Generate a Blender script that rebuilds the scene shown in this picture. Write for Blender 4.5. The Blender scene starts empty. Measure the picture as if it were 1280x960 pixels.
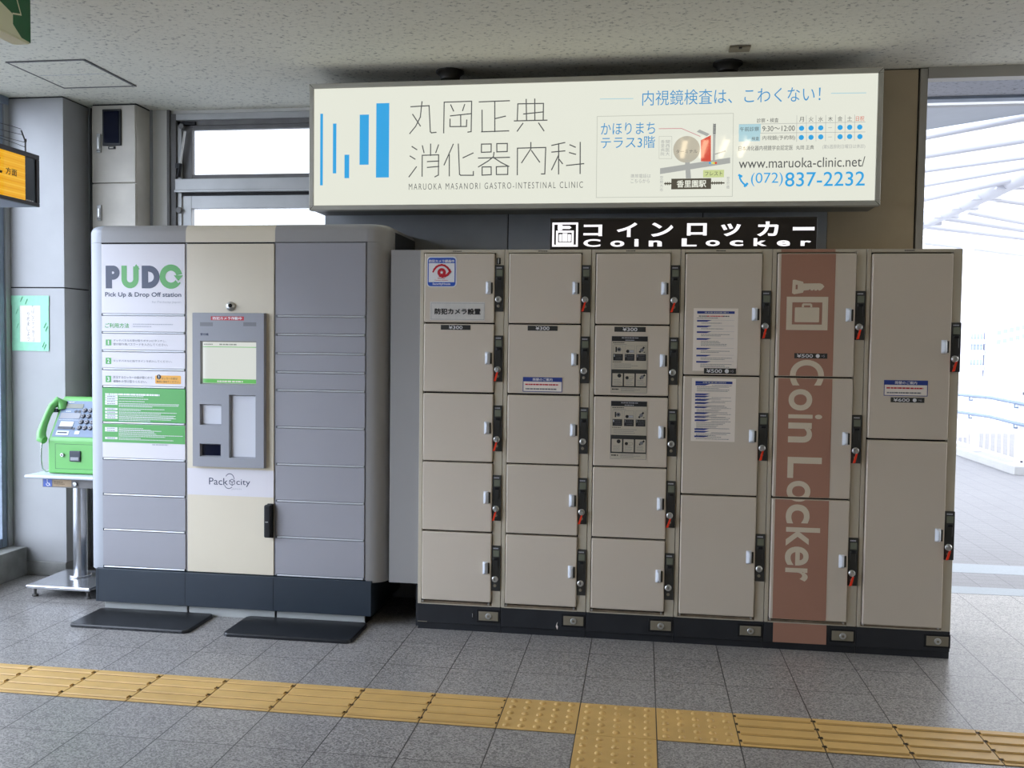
import bpy, bmesh, math, random
from mathutils import Vector, Matrix

# ------------------------------------------------------------------ camera, light, exposure
SC = bpy.context.scene
COL = SC.collection
random.seed(7)

def set_camera():
    f, cx, cy, cz, yaw, pitch, roll = [1137.961616, 1.106628, -4.450494, 1.446564, 0.142049, -0.043318, 0.012764]
    fw = Vector((-math.sin(yaw)*math.cos(pitch), math.cos(yaw)*math.cos(pitch), math.sin(pitch)))
    r = Vector((math.cos(yaw), math.sin(yaw), 0)); u = r.cross(fw)
    c, s = math.cos(roll), math.sin(roll)
    r2, u2 = c*r + s*u, -s*r + c*u
    cam = bpy.data.cameras.new('camera')
    cam.sensor_width = 36.0
    cam.lens = f*36.0/1280.0
    cam.clip_end = 300
    o = bpy.data.objects.new('camera', cam); COL.objects.link(o)
    m = Matrix((r2, u2, -fw)).transposed().to_4x4(); m.translation = (cx, cy, cz)
    o.matrix_world = m
    SC.camera = o
set_camera()

WORLD_STRENGTH = 1.9
WORLD_COLOR = (0.955, 0.972, 1.0)
GLOW_DIR = (-.78, -.58, .30)      # bright part of the overcast sky, beyond the glazed left wall
GLOW_COLOR = (.80, .87, 1.0)
GLOW_STRENGTH = 12.0
GLOW_POWER = 3.0
GLOW2_DIR = (.95, .12, .25)
GLOW2_STRENGTH = 6.0
LAMP_STRENGTH = 13.0
SIGN_STRENGTH = .96
EXPOSURE = 0.0

SC.view_settings.view_transform = 'Standard'
SC.view_settings.look = 'None'
SC.view_settings.gamma = 1.0
SC.view_settings.use_curve_mapping = False
SC.view_settings.exposure = EXPOSURE
SC.cycles.use_denoising = True
SC.cycles.max_bounces = 8
SC.cycles.diffuse_bounces = 5
SC.cycles.caustics_reflective = False
SC.cycles.caustics_refractive = False
W = bpy.data.worlds.new('overcast_sky'); SC.world = W
W.use_nodes = True
def sky():
    nt = W.node_tree; bg = nt.nodes['Background']
    tc = nt.nodes.new('ShaderNodeTexCoord'); dp = nt.nodes.new('ShaderNodeVectorMath'); dp.operation = 'DOT_PRODUCT'
    dp.inputs[1].default_value = Vector(GLOW_DIR).normalized()
    nt.links.new(tc.outputs['Generated'], dp.inputs[0])
    cl = nt.nodes.new('ShaderNodeMath'); cl.operation = 'MAXIMUM'; cl.inputs[1].default_value = 0; nt.links.new(dp.outputs['Value'], cl.inputs[0])
    pw = nt.nodes.new('ShaderNodeMath'); pw.operation = 'POWER'; pw.inputs[1].default_value = GLOW_POWER; nt.links.new(cl.outputs[0], pw.inputs[0])
    mx = nt.nodes.new('ShaderNodeMix'); mx.data_type = 'RGBA'
    nt.links.new(pw.outputs[0], mx.inputs[0])
    mx.inputs[6].default_value = (*[v*WORLD_STRENGTH for v in WORLD_COLOR], 1); mx.inputs[7].default_value = (*[v*GLOW_STRENGTH for v in GLOW_COLOR], 1)
    # second, weaker bright patch of cloud beyond the open side on the right
    d2 = nt.nodes.new('ShaderNodeVectorMath'); d2.operation = 'DOT_PRODUCT'; d2.inputs[1].default_value = Vector(GLOW2_DIR).normalized()
    nt.links.new(tc.outputs['Generated'], d2.inputs[0])
    c2 = nt.nodes.new('ShaderNodeMath'); c2.operation = 'MAXIMUM'; c2.inputs[1].default_value = 0; nt.links.new(d2.outputs['Value'], c2.inputs[0])
    p2 = nt.nodes.new('ShaderNodeMath'); p2.operation = 'POWER'; p2.inputs[1].default_value = 4.0; nt.links.new(c2.outputs[0], p2.inputs[0])
    m2 = nt.nodes.new('ShaderNodeMix'); m2.data_type = 'RGBA'; nt.links.new(p2.outputs[0], m2.inputs[0]); nt.links.new(mx.outputs[2], m2.inputs[6])
    m2.inputs[7].default_value = (*[v*GLOW2_STRENGTH for v in WORLD_COLOR], 1)
    nt.links.new(m2.outputs[2], bg.inputs[0]); bg.inputs[1].default_value = 1.0
sky()


# ------------------------------------------------------------------ materials
def lin(c):
    return tuple(((v/255.0)/12.92 if v/255.0 <= .04045 else ((v/255.0+.055)/1.055)**2.4) for v in c)

def mat(name, rgb, rough=.5, metal=0.0, spec=.5, vary=.04, scale=6.0, bump=0.0, bscale=200.0, emit=None, coat=0.0):
    m = bpy.data.materials.new(name); m.use_nodes = True
    nt = m.node_tree; b = nt.nodes['Principled BSDF']
    c = lin(rgb)
    b.inputs['Roughness'].default_value = rough
    b.inputs['Metallic'].default_value = metal
    b.inputs['Specular IOR Level'].default_value = spec
    b.inputs['Base Color'].default_value = (*c, 1)
    if coat: b.inputs['Coat Weight'].default_value = coat; b.inputs['Coat Roughness'].default_value = .06
    tc = nt.nodes.new('ShaderNodeNewGeometry')
    if vary:
        n = nt.nodes.new('ShaderNodeTexNoise'); n.inputs['Scale'].default_value = scale; n.inputs['Detail'].default_value = 3
        nt.links.new(tc.outputs['Position'], n.inputs['Vector'])
        r = nt.nodes.new('ShaderNodeValToRGB')
        r.color_ramp.elements[0].position = .3; r.color_ramp.elements[1].position = .7
        r.color_ramp.elements[0].color = (*[v*(1-vary) for v in c], 1)
        r.color_ramp.elements[1].color = (*[min(1, v*(1+vary)) for v in c], 1)
        nt.links.new(n.outputs['Fac'], r.inputs[0]); nt.links.new(r.outputs[0], b.inputs['Base Color'])
    if bump:
        n2 = nt.nodes.new('ShaderNodeTexNoise'); n2.inputs['Scale'].default_value = bscale
        nt.links.new(tc.outputs['Position'], n2.inputs['Vector'])
        bp = nt.nodes.new('ShaderNodeBump'); bp.inputs['Strength'].default_value = bump; bp.inputs['Distance'].default_value = .002
        nt.links.new(n2.outputs['Fac'], bp.inputs['Height']); nt.links.new(bp.outputs[0], b.inputs['Normal'])
    if emit:
        b.inputs['Emission Color'].default_value = (*c, 1); b.inputs['Emission Strength'].default_value = emit
        b.inputs['Base Color'].default_value = (0.02, .02, .02, 1)
        for l in list(b.inputs['Base Color'].links): nt.links.remove(l)
    return m

def backlit(name, rgb, strength=1.0, rough=.04, spec=.5):
    m = mat(name, rgb, rough=rough, spec=spec, vary=0, emit=strength*SIGN_STRENGTH)
    return m

def glass(name, tint=(.95, .97, 1.0), gloss=.08):
    m = bpy.data.materials.new(name); m.use_nodes = True; nt = m.node_tree
    nt.nodes.remove(nt.nodes['Principled BSDF'])
    t = nt.nodes.new('ShaderNodeBsdfTransparent'); t.inputs[0].default_value = (*tint, 1)
    g = nt.nodes.new('ShaderNodeBsdfGlossy'); g.inputs['Roughness'].default_value = .03
    f = nt.nodes.new('ShaderNodeLayerWeight'); f.inputs[0].default_value = .5
    pw = math_node(nt, 'ADD', math_node(nt, 'MULTIPLY', math_node(nt, 'POWER', f.outputs['Facing'], 5.0), .8), .03)
    x = nt.nodes.new('ShaderNodeMixShader')
    nt.links.new(pw, x.inputs[0]); nt.links.new(t.outputs[0], x.inputs[1]); nt.links.new(g.outputs[0], x.inputs[2])
    nt.links.new(x.outputs[0], nt.nodes['Material Output'].inputs[0])
    return m

def math_node(nt, op, a, b=None):
    n = nt.nodes.new('ShaderNodeMath'); n.operation = op
    for i, v in enumerate((a, b)):
        if v is None: continue
        if isinstance(v, (int, float)): n.inputs[i].default_value = v
        else: nt.links.new(v, n.inputs[i])
    return n.outputs[0]

def tile_material(name, px, py, ox, oy, gx_w, gy_w, base, grout, rough=.30, speck=.5, tone=.06, spec=.5):
    m = bpy.data.materials.new(name); m.use_nodes = True; nt = m.node_tree; b = nt.nodes['Principled BSDF']
    g = nt.nodes.new('ShaderNodeNewGeometry'); s = nt.nodes.new('ShaderNodeSeparateXYZ')
    nt.links.new(g.outputs['Position'], s.inputs[0])
    def line(out, o, p, w):
        f = math_node(nt, 'FRACT', math_node(nt, 'DIVIDE', math_node(nt, 'SUBTRACT', out, o - 50*p), p))
        d = math_node(nt, 'MINIMUM', f, math_node(nt, 'SUBTRACT', 1.0, f))
        return math_node(nt, 'LESS_THAN', d, w/p/2)
    lx = line(s.outputs[0], ox, px, gx_w); ly = line(s.outputs[1], oy, py, gy_w)
    mask = math_node(nt, 'MAXIMUM', lx, ly)
    def cell(out, o, p): return math_node(nt, 'FLOOR', math_node(nt, 'DIVIDE', math_node(nt, 'SUBTRACT', out, o - 50*p), p))
    cmb = nt.nodes.new('ShaderNodeCombineXYZ')
    nt.links.new(cell(s.outputs[0], ox, px), cmb.inputs[0]); nt.links.new(cell(s.outputs[1], oy, py), cmb.inputs[1])
    wn = nt.nodes.new('ShaderNodeTexWhiteNoise'); nt.links.new(cmb.outputs[0], wn.inputs['Vector'])
    vo = nt.nodes.new('ShaderNodeTexVoronoi'); vo.inputs['Scale'].default_value = 190
    nt.links.new(g.outputs['Position'], vo.inputs['Vector'])
    vs = nt.nodes.new('ShaderNodeSeparateColor'); nt.links.new(vo.outputs['Color'], vs.inputs[0])
    n = nt.nodes.new('ShaderNodeTexNoise'); n.inputs['Scale'].default_value = 120; n.inputs['Detail'].default_value = 1.5
    nt.links.new(g.outputs['Position'], n.inputs['Vector'])
    c = lin(base)
    r = nt.nodes.new('ShaderNodeValToRGB')
    r.color_ramp.elements[0].position = .05; r.color_ramp.elements[1].position = .95
    r.color_ramp.elements[0].color = (*[v*(1-speck) for v in c], 1); r.color_ramp.elements[1].color = (*[v*(1+speck) for v in c], 1)
    nt.links.new(vs.outputs[0], r.inputs[0])
    n3 = nt.nodes.new('ShaderNodeTexNoise'); n3.inputs['Scale'].default_value = 3.0; n3.inputs['Detail'].default_value = 4
    nt.links.new(g.outputs['Position'], n3.inputs['Vector'])
    tn = math_node(nt, 'ADD', math_node(nt, 'MULTIPLY', wn.outputs['Value'], tone), math_node(nt, 'MULTIPLY', n3.outputs['Fac'], .16))
    hv = nt.nodes.new('ShaderNodeMix'); hv.data_type = 'RGBA'; hv.blend_type = 'MULTIPLY'; hv.inputs[0].default_value = 1
    cc = nt.nodes.new('ShaderNodeCombineColor')
    tv = math_node(nt, 'ADD', tn, 1 - tone/2 - .08)
    for i in range(3): nt.links.new(tv, cc.inputs[i])
    nt.links.new(r.outputs[0], hv.inputs[6]); nt.links.new(cc.outputs[0], hv.inputs[7])
    mx = nt.nodes.new('ShaderNodeMix'); mx.data_type = 'RGBA'
    nt.links.new(mask, mx.inputs[0]); nt.links.new(hv.outputs[2], mx.inputs[6]); mx.inputs[7].default_value = (*lin(grout), 1)
    nt.links.new(mx.outputs[2], b.inputs['Base Color'])
    b.inputs['Specular IOR Level'].default_value = spec
    b.inputs['Roughness'].default_value = rough
    h = math_node(nt, 'SUBTRACT', math_node(nt, 'MULTIPLY', n.outputs['Fac'], .35), mask)
    bp = nt.nodes.new('ShaderNodeBump'); bp.inputs['Strength'].default_value = .12; bp.inputs['Distance'].default_value = .002
    nt.links.new(h, bp.inputs['Height']); nt.links.new(bp.outputs[0], b.inputs['Normal'])
    return m

def ceiling_material(name, rgb):
    m = bpy.data.materials.new(name); m.use_nodes = True; nt = m.node_tree; b = nt.nodes['Principled BSDF']
    g = nt.nodes.new('ShaderNodeNewGeometry')
    mp = nt.nodes.new('ShaderNodeMapping'); mp.inputs['Scale'].default_value = (1, 1.15, 1)
    nt.links.new(g.outputs['Position'], mp.inputs[0])
    n = nt.nodes.new('ShaderNodeTexNoise'); n.inputs['Scale'].default_value = 44; n.inputs['Detail'].default_value = 5; n.inputs['Roughness'].default_value = .65
    nt.links.new(mp.outputs[0], n.inputs['Vector'])
    r = nt.nodes.new('ShaderNodeValToRGB'); c = lin(rgb)
    e = r.color_ramp.elements
    e[0].position = .34; e[0].color = (*[v*.5 for v in c], 1)
    e[1].position = .43; e[1].color = (*c, 1)
    e2 = e.new(.75); e2.color = (*[v*1.08 for v in c], 1)
    nt.links.new(n.outputs['Fac'], r.inputs[0]); nt.links.new(r.outputs[0], b.inputs['Base Color'])
    b.inputs['Roughness'].default_value = .9; b.inputs['Specular IOR Level'].default_value = .1
    bp = nt.nodes.new('ShaderNodeBump'); bp.inputs['Strength'].default_value = .5; bp.inputs['Distance'].default_value = .004
    nt.links.new(n.outputs['Fac'], bp.inputs['Height']); nt.links.new(bp.outputs[0], b.inputs['Normal'])
    return m

M = {}
M['floor'] = tile_material('speckled_floor_tile', .3, .3, 1.185, -.8206, .0045, .003, (142, 139, 136), (50, 48, 46))
M['fine_floor'] = tile_material('walkway_tile', .2, .1, 1.185, .6, .006, .005, (126, 126, 130), (98, 99, 104), rough=.5, speck=.12)
M['ceiling'] = ceiling_material('mineral_ceiling_board', (224, 221, 206))
M['soffit'] = ceiling_material('outer_soffit_board', (176, 178, 186))
M['white_wall'] = mat('white_painted_panel', (162, 162, 162), .45, bump=.05, bscale=60)
M['cream_wall'] = mat('cream_painted_panel', (214, 212, 206), .5, bump=.1, bscale=40)
M['dirty_metal'] = mat('weathered_cream_steel', (190, 184, 172), .55, vary=.12, scale=5)
M['panel_wall'] = mat('blue_grey_wall_panel', (150, 154, 158), .45, vary=.05)
M['pillar'] = mat('beige_pillar_panel', (176, 160, 132), .5, vary=.04)
M['pillar_trim'] = mat('grey_pillar_trim', (168, 164, 154), .45)
M['dark_joint'] = mat('dark_joint', (40, 40, 40), .8, vary=0)
M['concrete'] = mat('grey_concrete', (138, 138, 134), .9, vary=.22, scale=9, bump=.4, bscale=80)
M['alu'] = mat('dull_aluminium', (172, 172, 170), .45, metal=.25, vary=.08, scale=5)
M['alu_dark'] = mat('grimy_aluminium', (104, 102, 100), .55, vary=.15, scale=9)
M['blue_frame'] = mat('blue_grey_steel_frame', (138, 150, 166), .5, vary=.12, scale=10)
M['black'] = mat('black_plastic', (24, 25, 27), .45, spec=.3, vary=0)
M['rubber'] = mat('black_rubber', (22, 24, 28), .32, vary=.1, scale=20)
M['glass'] = glass('clear_glass')
M['beige'] = mat('beige_locker_steel', (206, 194, 177), .42, vary=.015, scale=2, bump=.02, bscale=400)
M['beige_frame'] = mat('beige_locker_frame', (192, 183, 164), .45, vary=.02)
M['sill'] = mat('worn_brown_sill', (128, 112, 92), .6, vary=.25, scale=25)
M['inside'] = mat('dark_locker_gap', (34, 32, 30), .8, vary=0)
M['plinth'] = mat('charcoal_plinth', (36, 38, 42), .45, vary=.12, scale=12)
M['lock_panel'] = mat('charcoal_lock_panel', (52, 52, 50), .4, vary=.03)
M['lcd'] = mat('grey_green_lcd', (112, 116, 100), .25, vary=0)
M['chrome'] = mat('brushed_chrome', (190, 190, 186), .36, metal=.75, vary=.03)
M['lip'] = mat('satin_metal_lip', (206, 208, 212), .35, metal=.4, vary=.02)
M['handle'] = mat('pale_grey_handle', (214, 219, 226), .35, vary=0)
M['key_red'] = mat('red_key_tag', (235, 62, 30), .4, vary=0)
M['plate_brass'] = mat('khaki_lock_plate', (132, 124, 106), .45, vary=.05)
M['brown'] = mat('reddish_brown_film', (168, 124, 104), .4, vary=.02)
M['cream'] = mat('cream_lettering', (216, 203, 180), .4, vary=0)
M['white'] = mat('white_print', (232, 232, 234), .4, vary=0)
M['paper'] = mat('white_paper', (240, 230, 218), .6, vary=.02)
M['silver'] = mat('silver_label', (208, 205, 199), .35, vary=.04, scale=40)
M['ink'] = mat('black_ink', (34, 34, 36), .5, vary=0)
M['grey_ink'] = mat('grey_ink', (120, 120, 124), .5, vary=0)
M['text_ink'] = mat('slate_text_ink', (84, 84, 90), .5, vary=0)
M['pale_ink'] = mat('pale_grey_ink', (176, 176, 182), .5, vary=0)
M['blue_ink'] = mat('navy_blue_ink', (40, 62, 140), .5, vary=0)
M['sticker_blue'] = mat('bright_blue_ink', (52, 92, 190), .4, vary=0)
M['red_ink'] = mat('red_ink', (196, 34, 50), .4, vary=0)
M['pudo_grey'] = mat('blue_grey_coated_steel', (153, 152, 157), .38, vary=.015, scale=3)
M['pudo_cap'] = mat('grey_coated_cap', (152, 150, 148), .4, vary=.01)
M['pudo_post'] = mat('pale_grey_post', (152, 155, 160), .38, vary=.01)
M['ivory'] = mat('ivory_coated_steel', (216, 206, 184), .4, vary=.01)
M['pudo_white'] = mat('white_door_film', (217, 213, 216), .38, vary=0)
M['pudo_green'] = mat('green_door_film', (84, 164, 82), .4, vary=0)
M['navy'] = mat('navy_ink', (50, 58, 82), .4, vary=0)
M['orange'] = mat('orange_label', (232, 168, 62), .4, vary=0)
M['dark_steel'] = mat('dark_blue_grey_steel', (40, 50, 60), .4, vary=.03)
M['dark_flank'] = mat('charcoal_flank', (44, 46, 50), .5, vary=.02)
M['base_grey'] = mat('pale_steel_base', (186, 188, 184), .5, vary=.05)
M['console'] = mat('grey_console', (146, 147, 152), .4, vary=.01)
M['console_pale'] = mat('pale_console_plate', (204, 205, 210), .4, vary=0)
M['navy_glass'] = mat('dark_navy_glass', (10, 14, 34), .12, spec=.15, vary=0)
M['screen'] = backlit('lit_screen_white', (228, 232, 226), .9)
M['screen_green'] = backlit('lit_screen_green', (110, 195, 105), .9)
M['screen_grey'] = backlit('lit_screen_grey', (150, 158, 152), .9)
M['phone_green'] = mat('green_phone_plastic', (106, 178, 94), .3, vary=.01)
M['phone_face'] = mat('blue_grey_phone_face', (110, 128, 152), .4, vary=.02)
M['phone_dark'] = mat('dark_slot', (40, 46, 58), .4, vary=0)
M['phone_pale'] = mat('pale_phone_plate', (206, 212, 220), .35, vary=0)
M['steel'] = mat('stainless_steel', (200, 202, 206), .22, metal=.85, vary=.04)
M['wood_label'] = mat('faded_wood_label', (160, 138, 108), .6, vary=.15, scale=30)
M['sign_blue'] = mat('pictogram_blue', (62, 92, 176), .4, vary=0)
M['tape'] = mat('mint_masking_tape', (150, 216, 180), .55, vary=.05, scale=30)
M['paving'] = mat('yellow_paving', (206, 168, 100), .5, vary=.08, scale=7, bump=.1, bscale=160)
M['worn'] = mat('groove_dirt', (138, 104, 60), .8, vary=.35, scale=30)
M['dirt'] = mat('dark_dirt', (66, 52, 34), .8, vary=.2, scale=60)
M['frame_grey'] = mat('satin_grey_sign_frame', (188, 186, 176), .4, metal=.2, vary=.04)
M['frame_under'] = mat('grey_sign_underside', (112, 112, 108), .5, vary=.03)
M['mount'] = mat('dark_bronze_mount', (66, 64, 60), .45, metal=.4, vary=.1)
M['sg_white'] = backlit('lit_sign_white', (233, 235, 221))
M['sg_blue'] = backlit('lit_sign_blue', (52, 166, 228))
M['sg_ink'] = backlit('lit_sign_charcoal', (84, 86, 86))
M['sg_text_blue'] = backlit('lit_sign_text_blue', (66, 150, 205))
M['sg_grey'] = backlit('lit_sign_grey', (172, 174, 170))
M['sg_line'] = backlit('lit_sign_pale_line', (198, 200, 188))
M['sg_tan'] = backlit('lit_sign_tan', (190, 184, 166))
M['sg_red'] = backlit('lit_sign_red', (216, 84, 66))
M['sg_pink'] = backlit('lit_sign_pink', (206, 132, 140))
M['sg_dark'] = backlit('lit_sign_dark', (84, 80, 68))
M['sg_green'] = backlit('lit_sign_green', (204, 216, 150))
M['sg_cyan'] = backlit('lit_sign_pale_blue', (178, 214, 222))
M['sg_yellow'] = backlit('lit_sign_yellow', (236, 214, 80))
M['lk_white'] = backlit('lit_lettering', (255, 252, 255), 1.25)
M['lk_black'] = mat('black_sign_face', (40, 34, 30), .3, vary=.03)
M['ys_yellow'] = backlit('lit_amber', (242, 178, 34), .95)
M['ys_pale'] = backlit('lit_pale_amber', (248, 194, 64), .95)
M['ys_deep'] = backlit('lit_deep_amber', (236, 164, 20), .95)
M['ys_ink'] = backlit('lit_amber_ink', (52, 44, 20), .6)
M['ys_dark'] = mat('dark_slate_sign_end', (60, 66, 74), .25, vary=.02)
M['ys_frame'] = mat('dark_sign_frame', (48, 44, 50), .45, vary=.03)
M['ys_under'] = mat('slate_sign_underside', (120, 126, 142), .5, vary=.03)
M['ex_green'] = mat('exit_green', (14, 96, 48), .3, vary=.02)
M['ex_pale'] = mat('exit_pale', (222, 222, 186), .35, vary=.02)
M['tube_white'] = mat('white_painted_tube', (214, 214, 220), .4, vary=.02)
M['cap_grey'] = mat('grey_flashing', (150, 156, 164), .5, vary=.04)
M['rail_blue'] = mat('blue_grey_handrail', (120, 136, 160), .4, vary=.02)
M['far_wall'] = mat('pale_far_wall', (205, 208, 220), .7, vary=.03)
M['far_window'] = mat('grey_blue_far_window', (128, 136, 160), .4, vary=.03)
M['grate'] = mat('steel_drain_grate', (150, 158, 166), .5, vary=.06, scale=60)
M['tube_lamp'] = mat('lit_fluorescent_tube', (255, 232, 190), .4, vary=0, emit=LAMP_STRENGTH)
M['lamp_tray'] = mat('white_lamp_tray', (226, 226, 222), .3, vary=0)
def milky(name):
    m = bpy.data.materials.new(name); m.use_nodes = True; nt = m.node_tree; nt.nodes.remove(nt.nodes['Principled BSDF'])
    t = nt.nodes.new('ShaderNodeBsdfTransparent'); t.inputs[0].default_value = (.95, .97, 1, 1); g = nt.nodes.new('ShaderNodeBsdfTranslucent'); x = nt.nodes.new('ShaderNodeMixShader'); x.inputs[0].default_value = .2
    nt.links.new(t.outputs[0], x.inputs[1]); nt.links.new(g.outputs[0], x.inputs[2]); nt.links.new(x.outputs[0], nt.nodes['Material Output'].inputs[0]); return m
M['roof_glass'] = milky('milky_roof_glass')
M['ground'] = mat('pale_street', (170, 172, 176), .9, vary=.05)

# ------------------------------------------------------------------ mesh building helpers
class B:
    """Collects shapes into one mesh."""
    def __init__(s): s.bm = bmesh.new(); s.mats = []
    def mi(s, m):
        if m not in s.mats: s.mats.append(m)
        return s.mats.index(m)
    def poly(s, pts, m):
        f = s.bm.faces.new([s.bm.verts.new(p) for p in pts]); f.material_index = s.mi(m); return f
    def merge(s, t, m):
        k = s.mi(m)
        for f in t.faces: f.material_index = k
        me = bpy.data.meshes.new('tmp'); t.to_mesh(me); t.free(); s.bm.from_mesh(me); bpy.data.meshes.remove(me)
    def box(s, x0, x1, y0, y1, z0, z1, m, bev=0.0, seg=2):
        t = bmesh.new(); bmesh.ops.create_cube(t, size=1)
        for v in t.verts: v.co = Vector(((x0+x1)/2 + v.co.x*(x1-x0), (y0+y1)/2 + v.co.y*(y1-y0), (z0+z1)/2 + v.co.z*(z1-z0)))
        if bev: bmesh.ops.bevel(t, geom=list(t.edges), offset=bev, segments=seg, profile=.5, affect='EDGES')
        s.merge(t, m)
    def cyl(s, p0, p1, r0, m, r1=None, n=20, bev=0.0):
        p0, p1 = Vector(p0), Vector(p1); d = p1-p0
        t = bmesh.new(); bmesh.ops.create_cone(t, cap_ends=True, segments=n, radius1=r0, radius2=r0 if r1 is None else r1, depth=d.length)
        if bev:
            e = [e for e in t.edges if len([f for f in e.link_faces if len(f.verts) > 4]) == 1]
            bmesh.ops.bevel(t, geom=e, offset=bev, segments=2, profile=.5, affect='EDGES')
        q = d.to_track_quat('Z', 'Y').to_matrix().to_4x4(); q.translation = (p0+p1)/2
        bmesh.ops.transform(t, matrix=q, verts=t.verts); s.merge(t, m)
    def lathe(s, c, prof, m, n=24, axis='Z'):
        rings = []
        for r, h in prof:
            ring = []
            for k in range(n):
                a = 2*math.pi*k/n; x, y = r*math.cos(a), r*math.sin(a)
                p = (x, y, h) if axis == 'Z' else (x, h, y)
                ring.append(s.bm.verts.new(Vector(c)+Vector(p)))
            rings.append(ring)
        k0 = s.mi(m)
        for a, b in zip(rings, rings[1:]):
            for k in range(n):
                f = s.bm.faces.new((a[k], a[(k+1) % n], b[(k+1) % n], b[k])); f.material_index = k0
        for ring in (rings[0], rings[-1]):
            f = s.bm.faces.new(ring); f.material_index = k0
    def tube(s, pts, r, m, n=10):
        pts = [Vector(p) for p in pts]; rings = []
        rs = r if isinstance(r, (list, tuple)) else [r]*len(pts)
        up = None
        for i, p in enumerate(pts):
            d = (pts[min(i+1, len(pts)-1)] - pts[max(i-1, 0)]).normalized()
            if up is None: up = d.orthogonal().normalized()
            up = (up - d*up.dot(d)).normalized(); w = d.cross(up)
            rings.append([s.bm.verts.new(p + rs[i]*(up*math.cos(2*math.pi*k/n) + w*math.sin(2*math.pi*k/n))) for k in range(n)])
        k0 = s.mi(m)
        for a, b in zip(rings, rings[1:]):
            for k in range(n):
                f = s.bm.faces.new((a[k], a[(k+1) % n], b[(k+1) % n], b[k])); f.material_index = k0
        for ring in (rings[0], rings[-1]): s.bm.faces.new(ring).material_index = k0
    def prism(s, pts, off, m):
        """closed outline pts (3d) swept by off"""
        off = Vector(off); a = [s.bm.verts.new(p) for p in pts]; b = [s.bm.verts.new(Vector(p)+off) for p in pts]; k0 = s.mi(m); n = len(a)
        s.bm.faces.new(a).material_index = k0; s.bm.faces.new(b[::-1]).material_index = k0
        for i in range(n): s.bm.faces.new((a[i], b[i], b[(i+1) % n], a[(i+1) % n])).material_index = k0
    def dome(s, c, r, h, m, n=12):
        s.lathe(c, [(r, 0), (r*.92, h*.35), (r*.7, h*.75), (r*.35, h*.97), (r*.05, h)], m, n)
    def build(s, name, parent=None, label=None, kind=None, smooth=True, fix=True):
        if fix: bmesh.ops.recalc_face_normals(s.bm, faces=s.bm.faces)
        root = parent
        while root is not None and root.parent is not None: root = root.parent
        if root is not None: bmesh.ops.translate(s.bm, vec=-root.location, verts=s.bm.verts)
        me = bpy.data.meshes.new(name); s.bm.to_mesh(me); s.bm.free()
        for m in s.mats: me.materials.append(M[m])
        if smooth:
            for p in me.polygons: p.use_smooth = True
            me.set_sharp_from_angle(angle=math.radians(48))
        o = bpy.data.objects.new(name, me); COL.objects.link(o)
        if smooth and fix:
            wn_ = o.modifiers.new('weighted_normals', 'WEIGHTED_NORMAL'); wn_.keep_sharp = True; wn_.weight = 100
        if parent is not None: o.parent = parent
        if label: o['label'] = label
        if kind: o['kind'] = kind
        return o

def thing(name, label, cat, loc=(0, 0, 0), group=None):
    o = bpy.data.objects.new(name, None); COL.objects.link(o); o.location = loc
    o.empty_display_size = .1
    o['label'] = label; o['category'] = cat
    if group: o['group'] = group
    return o

def tag(o, label, cat, group=None):
    o['label'] = label; o['category'] = cat
    if group: o['group'] = group
    return o

# flat printing -------------------------------------------------------
_tc = bpy.data.curves.new('glyph_source', 'FONT')
_to = bpy.data.objects.new('glyph_source', _tc); COL.objects.link(_to)
_cache = {}
def glyphs(text, bold, res, sp=1.0):
    k = (text, bold, res, sp)
    if k not in _cache:
        _tc.body = text; _tc.size = 1; _tc.offset = bold; _tc.space_character = sp; _tc.resolution_u = res
        bpy.context.view_layer.update()
        ev = _to.evaluated_get(bpy.context.evaluated_depsgraph_get())
        me = bpy.data.meshes.new_from_object(ev)
        vs = [(v.co.x, v.co.y) for v in me.vertices]; fs = [tuple(p.vertices) for p in me.polygons]
        ns = [p.normal.z for p in me.polygons]
        fs = [f if n > 0 else f[::-1] for f, n in zip(fs, ns)]
        bpy.data.meshes.remove(me)
        _cache[k] = (vs, fs)
    return _cache[k]

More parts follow.
